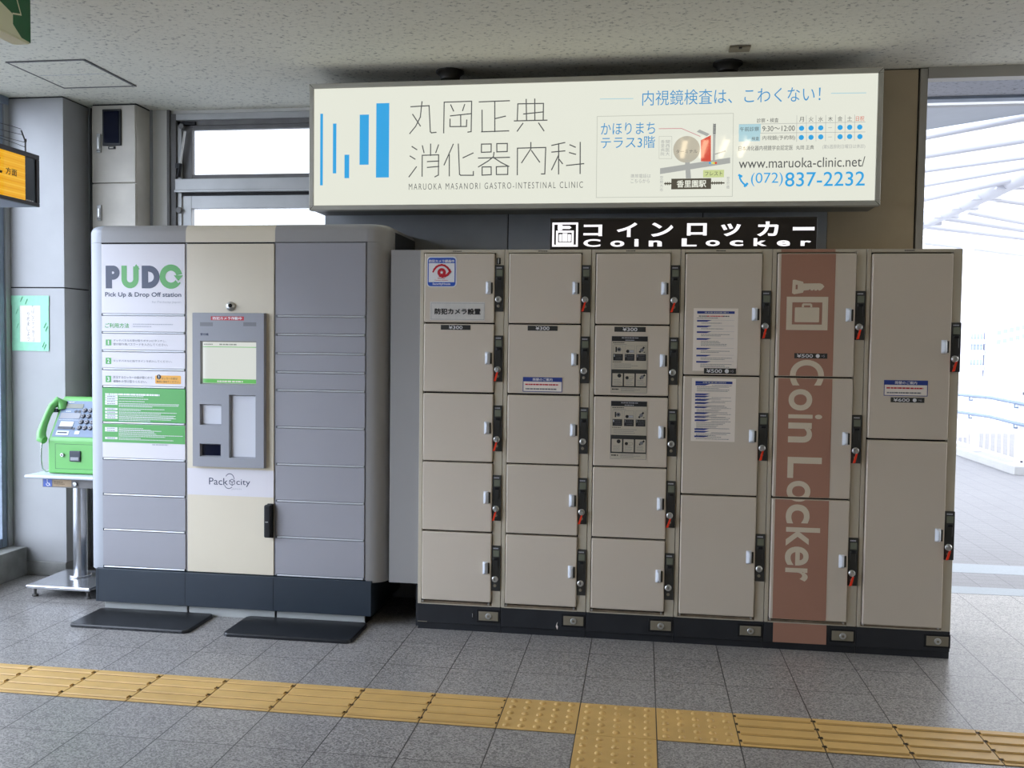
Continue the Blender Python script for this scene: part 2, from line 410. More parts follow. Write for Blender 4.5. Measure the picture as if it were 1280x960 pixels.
class D:
    """Prints flat shapes on a plane: frame origin o, axes u, v; layers lift off along n."""
    def __init__(s, b, o=(0, 0, 0), u=(1, 0, 0), v=(0, 0, 1), step=.0005):
        s.b = b; s.o = Vector(o); s.u = Vector(u); s.v = Vector(v); s.n = s.u.cross(s.v); s.step = step
    def P(s, a, b, l): return s.o + s.u*a + s.v*b + s.n*(s.step*l)
    def poly(s, pts, m, l=1):
        ar = sum(p[0]*q[1]-q[0]*p[1] for p, q in zip(pts, pts[1:]+pts[:1]))
        if ar < 0: pts = pts[::-1]
        s.b.poly([s.P(a, b, l) for a, b in pts], m)
    def rect(s, a, b, c, d, m, l=1):
        a, c = min(a, c), max(a, c); b, d = min(b, d), max(b, d)
        s.poly([(a, b), (c, b), (c, d), (a, d)], m, l)
    def rrect(s, a, b, c, d, r, m, l=1):
        a, c = min(a, c), max(a, c); b, d = min(b, d), max(b, d); pts = []
        for cx, cy, t in ((c-r, b+r, -90), (c-r, d-r, 0), (a+r, d-r, 90), (a+r, b+r, 180)):
            for k in range(6):
                q = math.radians(t+k*18); pts.append((cx+r*math.cos(q), cy+r*math.sin(q)))
        s.poly(pts, m, l)
    def disc(s, a, b, r, m, l=1, n=20, ry=None):
        ry = ry or r
        s.poly([(a+r*math.cos(2*math.pi*k/n), b+ry*math.sin(2*math.pi*k/n)) for k in range(n)], m, l)
    def arc(s, a, b, r0, r1, t0, t1, m, l=1, n=24, sq=1.0):
        for k in range(n):
            q0, q1 = (math.radians(t0+(t1-t0)*j/n) for j in (k, k+1))
            s.poly([(a+r0*math.cos(q0), b+sq*r0*math.sin(q0)), (a+r1*math.cos(q0), b+sq*r1*math.sin(q0)), (a+r1*math.cos(q1), b+sq*r1*math.sin(q1)), (a+r0*math.cos(q1), b+sq*r0*math.sin(q1))], m, l)
    def line(s, pts, w, m, l=1):
        for i, (p, q) in enumerate(zip(pts, pts[1:])):
            p, q = Vector(p), Vector(q); d = q-p
            if d.length < 1e-6: continue
            d.normalize(); e = Vector((-d.y, d.x))*w/2; x = d*w/2
            s.poly([tuple(p-x-e), tuple(q+x-e), tuple(q+x+e), tuple(p-x+e)], m, l+.12*(i % 4))
    def frame(s, a, b, c, d, w, m, l=1):
        a, c = min(a, c), max(a, c); b, d = min(b, d), max(b, d)
        s.rect(a, b, c, b+w, m, l); s.rect(a, d-w, c, d, m, l); s.rect(a, b+w, a+w, d-w, m, l); s.rect(c-w, b+w, c, d-w, m, l)
    def text(s, t, a, b, c, d, m, l=2, bold=0.0, res=3, rot=False, sp=1.0, fat=0.0):
        if fat:
            for q, (dx, dy) in enumerate(((-fat, 0), (fat, 0), (0, fat), (0, -fat))): s.text(t, a+dx, b+dy, c+dx, d+dy, m, l+.08*(q+1), bold, res, rot, sp)
        a, c = min(a, c), max(a, c); b, d = min(b, d), max(b, d)
        vs, fs = glyphs(t, bold, res, sp)
        x0, x1 = min(v[0] for v in vs), max(v[0] for v in vs); y0, y1 = min(v[1] for v in vs), max(v[1] for v in vs)
        if rot:   # turned a quarter clockwise, reads downwards
            pts = [s.P(a+(c-a)*(v[1]-y0)/(y1-y0), d-(d-b)*(v[0]-x0)/(x1-x0), l) for v in vs]
        else:
            pts = [s.P(a+(c-a)*(v[0]-x0)/(x1-x0), b+(d-b)*(v[1]-y0)/(y1-y0), l) for v in vs]
        bv = [s.b.bm.verts.new(p) for p in pts]; k = s.b.mi(m)
        for f in fs:
            try: s.b.bm.faces.new([bv[i] for i in f]).material_index = k
            except ValueError: pass
    def vtext(s, t, a, b, c, d, m, l=2, bold=0.0):
        b, d = min(b, d), max(b, d); h = (d-b)/len(t)
        for i, ch in enumerate(t): s.text(ch, a, d-(i+.92)*h, c, d-(i+.06)*h, m, l, bold)
    def dashes(s, a, b, c, h, m, l=2, dens=.8):
        """a line of print too small to read"""
        x = a
        while x < c:
            w = random.uniform(.8, 2.6)*h
            s.rect(x, b-h/2, min(c, x+w), b+h/2, m, l); x += w/dens

def struct(name, b, parent=None, label=None):
    return b.build(name, parent, label, kind=None if parent else 'structure')
def sbox(name, x0, x1, y0, y1, z0, z1, m, parent=None, bev=0.0):
    b = B(); b.box(x0, x1, y0, y1, z0, z1, m, bev); return struct(name, b, parent)

CEIL = 2.893
# ================================================================== SETTING
sbox('floor', -2.75, 5.0, -6.5, .62, -.1, 0, 'floor')
b = B(); b.box(2.55, 9.5, .62, 1.24, -.1, 0, 'floor'); b.box(-.68, 2.55, .62, .9, -.1, 0, 'floor'); b.box(-2.75, -.68, .62, 1.2, -.1, 0, 'floor')
b.box(5.0, 9.5, .1, .62, -.1, 0, 'floor'); struct('floor_threshold', b)
sbox('threshold_strip', 2.55, 9.5, 1.24, 1.41, -.1, .001, 'grate')
sbox('walkway_floor', 2.3, 14, 1.41, 1.78, -.1, 0, 'fine_floor')
b = B(); b.box(2.3, 14, 1.78, 2.04, -.1, .001, 'grate')
struct('drain_channel', b)
sbox('walkway_floor_beyond', 1.5, 14, 2.04, 12.5, -.1, 0, 'fine_floor')
sbox('street_ground', -60, 80, -60, 120, -4.3, -4.2, 'ground')
b = B(); b.box(-2.75, 2.53, -6.5, 1.1, CEIL, CEIL+.1, 'ceiling'); b.box(2.53, 5.0, -6.5, .53, CEIL, CEIL+.1, 'ceiling'); struct('ceiling', b)
# lintel over the open side and the outer soffit
sbox('trim_1', 2.53, 9.0, .53, .60, 2.836, CEIL+.1, 'pillar_trim')
sbox('outer_soffit', 2.53, 9.0, .60, .885, 2.836, 2.95, 'soffit')
b = B(); b.box(2.53, 9.0, .885, .96, 2.82, 2.95, 'blue_frame'); b.box(2.53, 9.0, .96, 1.02, 2.87, 3.2, 'white_wall'); struct('trim_2', b)
# wall behind the lockers: blue-grey panels, then the beige pillar
b = B()
for x0, x1 in ((-.69, .357), (.363, 1.408), (1.414, 2.05)): b.box(x0, x1, .54, .60, 0, CEIL, 'panel_wall', .002)
b.box(-.69, 2.05, .55, .62, 0, CEIL, 'dark_joint'); struct('wall_back', b)
b = B(); b.box(2.052, 2.484, .54, .62, 0, CEIL-.006, 'pillar', .002); b.box(2.484, 2.492, .55, .62, 0, CEIL-.006, 'dark_joint'); b.box(2.492, 2.53, .535, .62, 0, CEIL-.004, 'pillar_trim', .003)
b.box(2.052, 2.53, .548, .62, CEIL-.012, CEIL, 'dark_joint'); struct('wall_pillar', b)
sbox('wall_return', -.70, -.64, .60, 1.1, 0, CEIL, 'panel_wall')
# window wall at the back left
b = B(); b.box(-1.985, -1.885, .975, 1.06, 0, CEIL, 'cream_wall', .003); b.box(-1.885, -.69, 1.0, 1.06, 2.87, CEIL, 'cream_wall'); struct('wall_window_side', b)
wn = B(); wn.box(-1.885, -1.868, .975, 1.06, 0, CEIL, 'alu_dark'); wn.box(-1.868, -1.83, .985, 1.08, 0, 2.87, 'alu_dark', .003)
wn.box(-1.83, -.69, .985, 1.08, 2.83, 2.87, 'alu', .003); wn.box(-1.83, -.69, 1.0, 1.08, 2.80, 2.83, 'alu_dark')
wn.box(-1.83, -1.80, 1.0, 1.08, 0, 2.83, 'alu', .003); wn.box(-1.83, -.69, .97, 1.07, 2.385, 2.462, 'alu', .004); wn.box(-1.83, -.69, .96, .985, 2.376, 2.392, 'alu', .003)
wn.box(-1.83, -.69, .985, 1.08, 0, 1.0, 'panel_wall')
win = struct('window_1', wn)
b = B()
for a in ((-1.80, -1.735, 2.462, 2.82), (-1.735, -.69, 2.462, 2.494), (-1.735, -.69, 2.775, 2.82)): b.box(a[0], a[1], 1.015, 1.05, a[2], a[3], 'alu_dark', .003)
b.build('upper_sash', win)
b = B(); b.box(-1.735, -.69, 1.03, 1.036, 2.494, 2.775, 'glass'); b.build('pane', win)
b = B()
for a in ((-1.79, -1.735, 1.0, 2.36), (-1.735, -.69, 2.28, 2.36), (-1.735, -.69, 1.0, 1.06)): b.box(a[0], a[1], 1.0, 1.045, a[2], a[3], 'alu', .003)
b.box(-1.80, -.69, 1.0, 1.05, 2.358, 2.384, 'dark_joint'); b.build('lower_sash', win)
b = B(); b.box(-1.735, -.69, 1.02, 1.026, 1.06, 2.28, 'glass'); b.build('pane', win)
b = B(); b.tube([(-1.805, .985, 2.53), (-1.77, .985, 2.76)], .008, 'chrome'); b.cyl((-1.815, .985, 2.475), (-1.80, .985, 2.56), .013, 'black')
b.box(-1.80, -1.70, .985, 1.01, 2.80, 2.82, 'black', .003); b.cyl((-1.79, .975, 2.79), (-1.79, 1.0, 2.79), .017, 'alu_dark'); b.box(-1.83, -1.80, .975, .985, 2.53, 2.56, 'black'); b.build('stay_arm', win)
b = B(); b.cyl((-1.81, .975, 2.268), (-1.81, 1.0, 2.268), .02, 'alu_dark', bev=.004); b.build('latch', win)
# white column at the left, with its skirting
b = B(); b.box(-2.72, -2.345, .609, .86, .085, 1.75, 'white_wall', .002); b.box(-2.72, -2.345, .609, .86, 1.757, CEIL-.008, 'white_wall', .002); b.box(-2.715, -2.35, .613, .86, .08, CEIL, 'dark_joint'); struct('wall_column', b)
sbox('baseboard_column', -2.63, -2.343, .598, .86, 0, .085, 'concrete', None, .004)
sbox('wall_recess', -2.42, -1.98, .965, 1.06, 0, CEIL, 'panel_wall')
b = B(); b.box(-2.42, -2.34, .86, .97, 0, CEIL, 'panel_wall'); struct('wall_recess_side', b)
# glazed left wall: curb, posts, head and panes
sbox('baseboard_left', -2.78, -2.60, -6.5, .60, 0, .175, 'concrete', None, .006)
b = B(); b.box(-2.79, -2.695, -6.5, .605, 2.845, CEIL, 'blue_frame', .003)
for y in (-3.27, -2.1, -.9, .56): b.box(-2.77, -2.712, y-.03, y+.03, .175, 2.85, 'blue_frame', .004)
b.box(-2.76, -2.700, .57, .612, .175, 2.85, 'alu'); b.box(-2.77, -2.715, -6.5, .53, .175, .23, 'blue_frame', .003)
wl = struct('window_2', b)
b = B(); b.box(-2.747, -2.741, -3.3, .53, .23, 2.85, 'glass'); b.build('pane', wl)
sbox('wall_left', -2.79, -2.715, -6.5, -3.3, .175, 2.85, 'cream_wall')
# rest of the hall, out of the picture
b = B(); b.box(-2.75, 5.0, -6.6, -6.5, 0, 2.99, 'cream_wall'); struct('wall_front', b)
b = B(); b.box(5.0, 5.1, -6.5, -.7, 0, 2.99, 'cream_wall'); b.box(5.0, 5.1, -.7, .53, 2.5, 2.99, 'cream_wall'); struct('wall_right', b)

# ================================================================== COIN LOCKERS
CW, LH = .42645, 1.9124
COLS = [
 dict(n=5, key=(0, 1, 1, 1, 0), label='beige coin locker column beside the grey parcel station, with camera warning stickers', price=[(1, 0.1110,1.5400, 0.2610,1.5160, '¥300', None)]),
 dict(n=5, key=(1, 0, 0, 1, 0), label='five door beige coin locker column second from the parcel station, small blue headed notice', price=[(1, 0.5460,1.5400, 0.6930,1.5160, '¥300', None)]),
 dict(n=5, key=(1, 0, 0, 1, 0), label='five door beige coin locker column with two pictogram instruction sheets', price=[(1, 0.9690,1.5390, 1.1190,1.5150, '¥300', None)]),
 dict(n=3, key=(1, 1, 0), label='three door beige coin locker column with two white paper notices', price=[(0, 1.3980,1.3460, 1.5480,1.3200, '¥500', '×5')]),
 dict(n=3, key=(1, 1, 1), label='three door beige coin locker column with brown key and suitcase band', price=[(0, 1.8140,1.4230, 1.9640,1.3990, '¥500', '×5')]),
 dict(n=2, key=(1, 1), label='two door beige coin locker column at the right end of the row', price=[(0, 2.2530,1.2240, 2.4020,1.2010, '¥600', '×6')]),
]
ROWZ = {5: [(1.552, 1.8925), (1.207, 1.5455), (.861, 1.199), (.511, .8545), (.155, .503)],
        3: [(1.3135, 1.8915), (.739, 1.307), (.152, .7315)], 2: [(1.030, 1.890), (.147, 1.022)]}
DOORS = []
def make_locker(i, c):
    X = i*CW; W_ = CW if i < 5 else CW-.004
    t = thing('coin_locker', c['label'], 'locker', (X, 0, 0), 'coin lockers in one row')
    rows = ROWZ[c['n']]
    b = B()
    b.box(X+.0012, X+W_-.0012, .035, .53, .131, LH-.004, 'inside')
    b.box(X+.0012, X+W_-.0012, .04, .53, LH-.012, LH, 'beige_frame')
    b.box(X+.0012, X+.0195, 0, .06, .131, LH, 'beige_frame', .002); b.box(X+.3815, X+W_-.0012, 0, .06, .131, LH, 'beige_frame', .002)
    b.box(X+.0195, X+.3815, 0, .06, LH-.0155, LH, 'beige_frame', .0015)
    b.box(X+.0195, X+.3815, .004, .06, .131, .146, 'sill'); b.box(X+.0195, X+.3815, .0, .01, .131, .135, 'beige_frame')
    b.box(X+W_-.0032, X+W_-.0012, .03, .53, .131, LH, 'beige_frame'); b.box(X+.0012, X+.0032, .03, .53, .131, LH, 'beige_frame')
    for hx in (.028, .366): b.cyl((X+hx, -.006, .146), (X+hx, .01, .146), .005, 'chrome', n=10)
    d = D(b); x = X+.165; d.dashes(x, LH-.0075, x+.045, .004, 'ink', 1, .9)
    b.build('cabinet_frame', t)
    # plinth with its lock
    b = B(); b.box(X+.0008, X+W_-.0008, .002, .53, .035, .130, 'plinth', .002); b.box(X+.0008, X+W_-.0008, .012, .53, 0, .037, 'plinth')
    b.box(X+.305, X+.424, -.0005, .004, .052, .116, 'black', .002)
    if i == 0:
        b.box(.283, .288, -.002, .004, .07, .10, 'black'); b.box(.284, .2865, -.004, 0, .075, .095, 'chrome'); b.box(0.002, .05, -.001, .003, .0385, .041, 'plate_brass')
    if i == 1: b.poly([(.705, -.0002+.0015, .052), (.712, .0013, .035), (.716, .0013, .05), (.711, .0013, .06), (.714, .0013, .075), (.708, .0013, .062)], 'paper')
    pl = b.build('plinth', t)
    b = B(); b.box(X+.316, X+.415, -.003, .001, .061, .107, 'plate_brass', .002); b.cyl((X+.366, .0, .084), (X+.366, -.008, .084), .0155, 'chrome', bev=.003); b.cyl((X+.366, -.008, .084), (X+.366, -.0095, .084), .006, 'plate_brass', n=12)
    b.build('plinth_lock', pl, 'khaki metal plate with a round lock')
    out = []
    for k, (z0, z1) in enumerate(rows):
        b = B(); b.box(X+.0235, X+.3785, -.012, .022, z0, z1, 'beige', .006, 3)
        dr = b.build('door', t); out.append(dr); zc = (z0+z1)/2
        # pull handle: pale wedge with a hollow at its right
        b = B(); hx = X+.336
        pr = [(hx, -.012), (hx+.003, -.027), (hx+.009, -.034), (hx+.015, -.035), (hx+.022, -.027), (hx+.025, -.012)]
        for sgn in (1,):
            lv = [(-.031, .25), (-.027, .65), (-.020, 1.0), (.020, 1.0), (.027, .65), (.031, .25)]
            rings = [[b.bm.verts.new((px, -.012+(py+.012)*s_, zc+.002+h)) for px, py in pr] for h, s_ in lv]
            ki = b.mi('handle')
            for r0, r1 in zip(rings, rings[1:]):
                for q in range(len(pr)): b.bm.faces.new((r0[q], r0[(q+1) % len(pr)], r1[(q+1) % len(pr)], r1[q])).material_index = ki
            b.bm.faces.new(rings[0]).material_index = ki; b.bm.faces.new(rings[-1]).material_index = ki
        b.box(hx+.0252, hx+.034, -.0128, -.0115, zc-.026, zc+.028, 'lock_panel')
        b.build('handle', dr, 'pale grey pull handle')
        # lock panel on the right stile
        b = B(); px0, px1 = X+.379, X+.4235
        b.box(px0, px1, -.006, .003, zc-.114, zc+.114, 'lock_panel', .002)
        d = D(b, (0, -.006, 0)); zt = zc+.114
        x = px0+.008
        for w in (.005, .006, .005, .006): d.rect(x, zt-.010, x+w, zt-.016, 'pale_ink', 1); x += w+.0012
        b.box(px0+.008, px1-.012, -.0085, -.004, zt-.062, zt-.115, 'lock_panel', .002)
        b.box(px0+.012, px1-.010, -.016, -.005, zt-.073, zt-.060, 'black', .004)
        lp = b.build('lock_panel', t)
        b = B(); b.box(px0+.008, px1-.006, -.0085, -.005, zt-.055, zt-.022, 'lcd', .0015); b.build('display', lp)
        b = B(); cx = px0+.019; cz = zt-.168
        b.lathe((cx, -.006, cz), [(.0155, 0), (.0155, -.005), (.012, -.008), (.0105, -.0085), (.004, -.0065)], 'chrome', 20, 'Y')
        b.box(cx-.0012, cx+.0012, -.0145, -.0125, cz-.006, cz+.006, 'black')
        b.lathe((cx, -.006, zt-.201), [(.0075, 0), (.0075, -.003), (.005, -.004)], 'plate_brass', 14, 'Y'); b.build('key_cylinder', lp)
        if c['key'][k]:
            b = B(); kx = cx-.002
            b.lathe((cx, -.014, cz), [(.011, 0), (.012, -.004), (.009, -.014)], 'chrome', 14, 'Y')
            lean = .5 if c['n'] == 5 else .3
            b.prism([(kx-.006+.006, -.030, cz-.012), (kx+.008, -.030, cz-.012), (kx+.006-.02*lean, -.022, cz-.056), (kx-.005-.02*lean, -.022, cz-.058)], (0, .006, 0), 'key_red')
            b.tube([(cx, -.026, cz-.004), (kx+.002, -.027, cz-.014)], .002, 'chrome', 6)
            b.build('key', lp, 'key with a red tag')
        if i == 0 and k == 0:
            b = B(); b.box(X+.387, X+.406, -.004, .002, zc+.118, zc+.150, 'black', .002); b.box(X+.394, X+.399, -.007, -.002, zc+.121, zc+.147, 'chrome', .001); b.build('slide_switch', t)
    for (k, a0, a1, b0, b1, txt, mul) in c['price']:
        b = B(); x0, x1 = min(a0, b0), max(a0, b0); z0, z1 = min(a1, b1), max(a1, b1)
        yy = -.0125 if i != 3 else -.0142
        b.box(x0, x1, yy-.001, yy+.0005, z0, z1, 'lock_panel', .0005); d = D(b, (0, yy-.001, 0)); w = x1-x0; h = z1-z0
        if mul is None:
            d.text(txt, x0+.27*w, z0+.16*h, x0+.73*w, z0+.84*h, 'white', 1, 0, fat=.0004)
        else:
            d.text(txt, x0+.08*w, z0+.16*h, x0+.56*w, z0+.84*h, 'white', 1, 0, fat=.0004); d.disc(x0+.71*w, (z0+z1)/2, .38*h, 'white', 1); d.text(mul, x0+.82*w, z0+.28*h, x0+.92*w, z0+.72*h, 'pale_ink', 1)
        b.build('price_plate', out[k], 'black plate with white price')
    return t, out
for i, c in enumerate(COLS):
    t, out = make_locker(i, c); DOORS.append((t, out))

def sticker(name, door, rect, m, label, draw, th=.0006, y=-.0122):
    a0, a1, b0, b1 = rect; b = B()
    b.box(min(a0, b0), max(a0, b0), y-th, y+.0002, min(a1, b1), max(a1, b1), m)
    draw(D(b, (0, y-th, 0))); return b.build(name, door, label, fix=False)

# round-cornered blue camera sticker (its own outline)
b = B(); d = D(b, (0, -.0124, 0))
d.rrect(0.0380,1.8770, 0.1890,1.7270, .017, 'white', 1); d.rrect(0.0420,1.8720, 0.1830,1.7310, .015, 'sticker_blue', 2)
d.rect(0.0470,1.8450, 0.1780,1.7510, 'white', 3)
d.text('防犯カメラ録画中', 0.0480,1.8620, 0.1760,1.8480, 'white', 3, 0, fat=.0005)
d.text('SecurityHouse', 0.0670,1.7480, 0.1570,1.7350, 'white', 3, .03)
cu, cv = 0.1130,1.7990
d.arc(cu, cv, 0, .0215, 0, 360, 'red_ink', 4, 28)
d.poly([(cu+.010*(1 if k % 2 == 0 else .42)*math.sin(math.pi*k/5), cv+.010*(1 if k % 2 == 0 else .42)*math.cos(math.pi*k/5)) for k in range(10)], 'white', 6)
sw = [(0.0700,1.8030),(0.0760,1.8150),(0.0860,1.8260),(0.0980,1.8330),(0.1130,1.8360),(0.1280,1.8330),(0.1420,1.8230),(0.1520,1.8100),(0.1550,1.8030),(0.1500,1.7970),(0.1430,1.7890),(0.1310,1.7820),(0.1170,1.7790),(0.1050,1.7820)]
for n_, ((p, q), w) in enumerate(zip(zip(sw, sw[1:]), (.008, .010, .010, .010, .010, .010, .010, .012, .012, .012, .012, .012, .011))): d.line([p, q], w*.95, 'red_ink', 4.2+.06*n_)
d.text('Security', 0.0930,1.7740, 0.1300,1.7660, 'red_ink', 4, .02); d.text('Camera System', 0.0780,1.7630, 0.1450,1.7570, 'red_ink', 4, .02)
b.build('camera_sticker', DOORS[0][1][0], 'blue and white sticker with red eye emblem', fix=False)
def f(d):
    d.frame(0.0610,1.6480, 0.3290,1.5670, .0012, 'grey_ink', 1)
    d.text('防犯カメラ設置', 0.0800,1.6210, 0.3100,1.5930, 'ink', 2, 0, 5, fat=.0013)
sticker('camera_plate', DOORS[0][1][0], (0.0550,1.6540, 0.3320,1.5630), 'silver', 'silver plate with bold black writing', f)

def exchange(d, r):
    x0, z0, x1, z1 = r; w = x1-x0; h = z1-z0
    d.frame(x0, z0, x1, z1, .003, 'blue_ink', 2); d.rect(x0, z1-.3*h, x1, z1, 'blue_ink', 1)
    d.text('両替のご案内', x0+.25*w, z1-.25*h, x0+.75*w, z1-.06*h, 'white', 3, 0, fat=.0003)
    d.dashes(x0+.06*w, z0+.5*h, x0+.9*w, .09*h, 'red_ink', 2, .85); d.dashes(x0+.07*w, z0+.2*h, x0+.86*w, .09*h, 'grey_ink', 2, .85)
for dr, r in ((DOORS[1][1][1], (0.5260,1.2160, 0.7200,1.2880)), (DOORS[5][1][0], (2.2210,1.2310, 2.4150,1.3040))):
    sticker('exchange_notice', dr, (r[0], r[1], r[2], r[3]), 'paper', 'small white notice with a blue heading', lambda d, r=r: exchange(d, r))

def instructions(d, r):
    x0, z0, x1, z1 = r; w = x1-x0; h = z1-z0
    X_ = lambda u: x0+u*w
    Z_ = lambda v: z1-v*h
    d.frame(x0, z0, x1, z1, .0012, 'grey_ink', 2)
    d.rect(X_(0), Z_(0), X_(1), Z_(.09), 'ink', 1); d.dashes(X_(.28), Z_(.03), X_(.74), .016*h, 'pale_ink', 2, .8); d.dashes(X_(.38), Z_(.07), X_(.63), .014*h, 'pale_ink', 2, .8)
    d.dashes(X_(.04), Z_(.115), X_(.36), .013*h, 'ink', 1); d.dashes(X_(.07), Z_(.145), X_(.42), .008*h, 'grey_ink', 1)
    for k in range(3):
        u = .05+.32*k
        d.frame(X_(u), Z_(.31), X_(u+.27), Z_(.165), .0009, 'grey_ink', 1)
        d.rect(X_(u), Z_(.43), X_(u+.27), Z_(.315), 'ink', 1)
        for q in range(3): d.dashes(X_(u+.07), Z_(.34+.03*q), X_(u+.24), .008*h, 'grey_ink', 2, .7)
        d.text('123'[k], X_(u+.015), Z_(.365), X_(u+.045), Z_(.325), 'pale_ink', 2)
        if k == 0: d.rect(X_(u+.06), Z_(.28), X_(u+.10), Z_(.19), 'ink', 2); d.disc(X_(u+.16), Z_(.235), .06*w, 'grey_ink', 2); d.disc(X_(u+.16), Z_(.235), .03*w, 'ink', 3)
        if k == 1: d.disc(X_(u+.08), Z_(.265), .045*w, 'ink', 2); d.rect(X_(u+.08), Z_(.285), X_(u+.25), Z_(.245), 'pale_ink', 1); d.frame(X_(u+.08), Z_(.285), X_(u+.25), Z_(.245), .0008, 'ink', 2)
        if k == 2: d.line([(X_(u+.10), Z_(.27)), (X_(u+.2), Z_(.20))], .05*w, 'ink', 2); d.disc(X_(u+.15), Z_(.24), .05*w, 'grey_ink', 3); d.rect(X_(u+.2), Z_(.285), X_(u+.24), Z_(.27), 'ink', 2)
    d.dashes(X_(.04), Z_(.455), X_(.28), .010*h, 'ink', 1)
    for q in range(3): d.dashes(X_(.08), Z_(.49+.03*q), X_(random.uniform(.5, .75)), .008*h, 'grey_ink', 1)
    d.rect(X_(0), Z_(.90), X_(1), Z_(.585), 'lock_panel', 1)
    for k in range(3):
        u = .04+.325*k
        d.rect(X_(u), Z_(.875), X_(u+.285), Z_(.655), 'beige_frame', 2)
        if k == 0: d.disc(X_(u+.19), Z_(.695), .055*w, 'ink', 3)
        if k == 1: d.disc(X_(u+.08), Z_(.73), .045*w, 'ink', 3); d.frame(X_(u+.08), Z_(.75), X_(u+.25), Z_(.71), .0008, 'ink', 3)
        if k == 2: d.line([(X_(u+.13), Z_(.735)), (X_(u+.23), Z_(.685))], .05*w, 'ink', 3); d.disc(X_(u+.17), Z_(.715), .05*w, 'grey_ink', 4)
        for q in range(4): d.dashes(X_(u+.04), Z_(.77+.026*q), X_(u+random.uniform(.2, .26)), .007*h, 'grey_ink', 3)
    d.dashes(X_(.03), Z_(.935), X_(.22), .02*h, 'ink', 1)
    for q in range(3): d.dashes(X_(.28), Z_(.92+.022*q), X_(random.uniform(.6, .85)), .007*h, 'grey_ink', 1)
for dr, r in ((DOORS[2][1][1], (0.9570,1.2190, 1.1300,1.4940)), (DOORS[2][1][2], (0.9590,0.8970, 1.1330,1.1800))):
    sticker('instruction_sheet', dr, (r[0], r[1], r[2], r[3]), 'beige_frame', 'beige sheet of black pictogram instructions', lambda d, r=r: instructions(d, r))

def paper_notice(d, r, rows, red):
    x0, z0, x1, z1 = r; w = x1-x0; h = z1-z0
    d.rect(x0+.08*w, z1-.045*h, x1-.08*w, z1-.085*h, 'blue_ink', 1); d.dashes(x0+.25*w, z1-.065*h, x0+.78*w, .02*h, 'pale_ink', 2, .75)
    if red:
        d.dashes(x0+.12*w, z1-.125*h, x0+.3*w, .014*h, 'ink', 1); d.dashes(x0+.3*w, z1-.125*h, x0+.66*w, .016*h, 'red_ink', 1); d.dashes(x0+.66*w, z1-.125*h, x0+.8*w, .014*h, 'ink', 1)
        d.dashes(x0+.08*w, z1-.155*h, x0+.55*w, .010*h, 'grey_ink', 1)
    for k, (v, n) in enumerate(rows):
        zz = z1-v*h
        d.poly([(x0+.08*w, zz-.013*h), (x0+.30*w, zz-.013*h), (x0+.42*w, zz+.013*h), (x0+.08*w, zz+.013*h)], 'blue_ink', 1)
        if red: d.rect(x0+.4*w, zz+.010*h, x0+.92*w, zz+.013*h, 'pale_ink', 1)
        for q in range(n):
            d.dashes(x0+(.18 if red else .12)*w, zz-(.036+.022*q)*h, x0+random.uniform(.55, .88)*w, .009*h, 'grey_ink', 1, .72)
            if not red and random.random() < .6: d.dashes(x0+.46*w, zz-(.012)*h, x0+.9*w, .008*h, 'grey_ink', 1, .6)
r1 = (1.3440,1.3320, 1.5520,1.6310); r2 = (1.3430,0.9950, 1.5490,1.2970)
sticker('paper_notice', DOORS[3][1][0], r1, 'paper', 'taped white paper with blue headings and red text', lambda d: paper_notice(d, r1, [(.2, 1), (.29, 1), (.38, 2), (.49, 4), (.645, 2), (.755, 2), (.855, 3)], True))
sticker('paper_notice', DOORS[3][1][1], r2, 'paper', 'taped white paper crowded with small print', lambda d: paper_notice(d, r2, [(.1, 4), (.255, 0), (.29, 1), (.345, 1), (.395, 2), (.46, 3), (.555, 2), (.615, 1), (.67, 5), (.81, 0), (.85, 3), (.925, 1)], False))

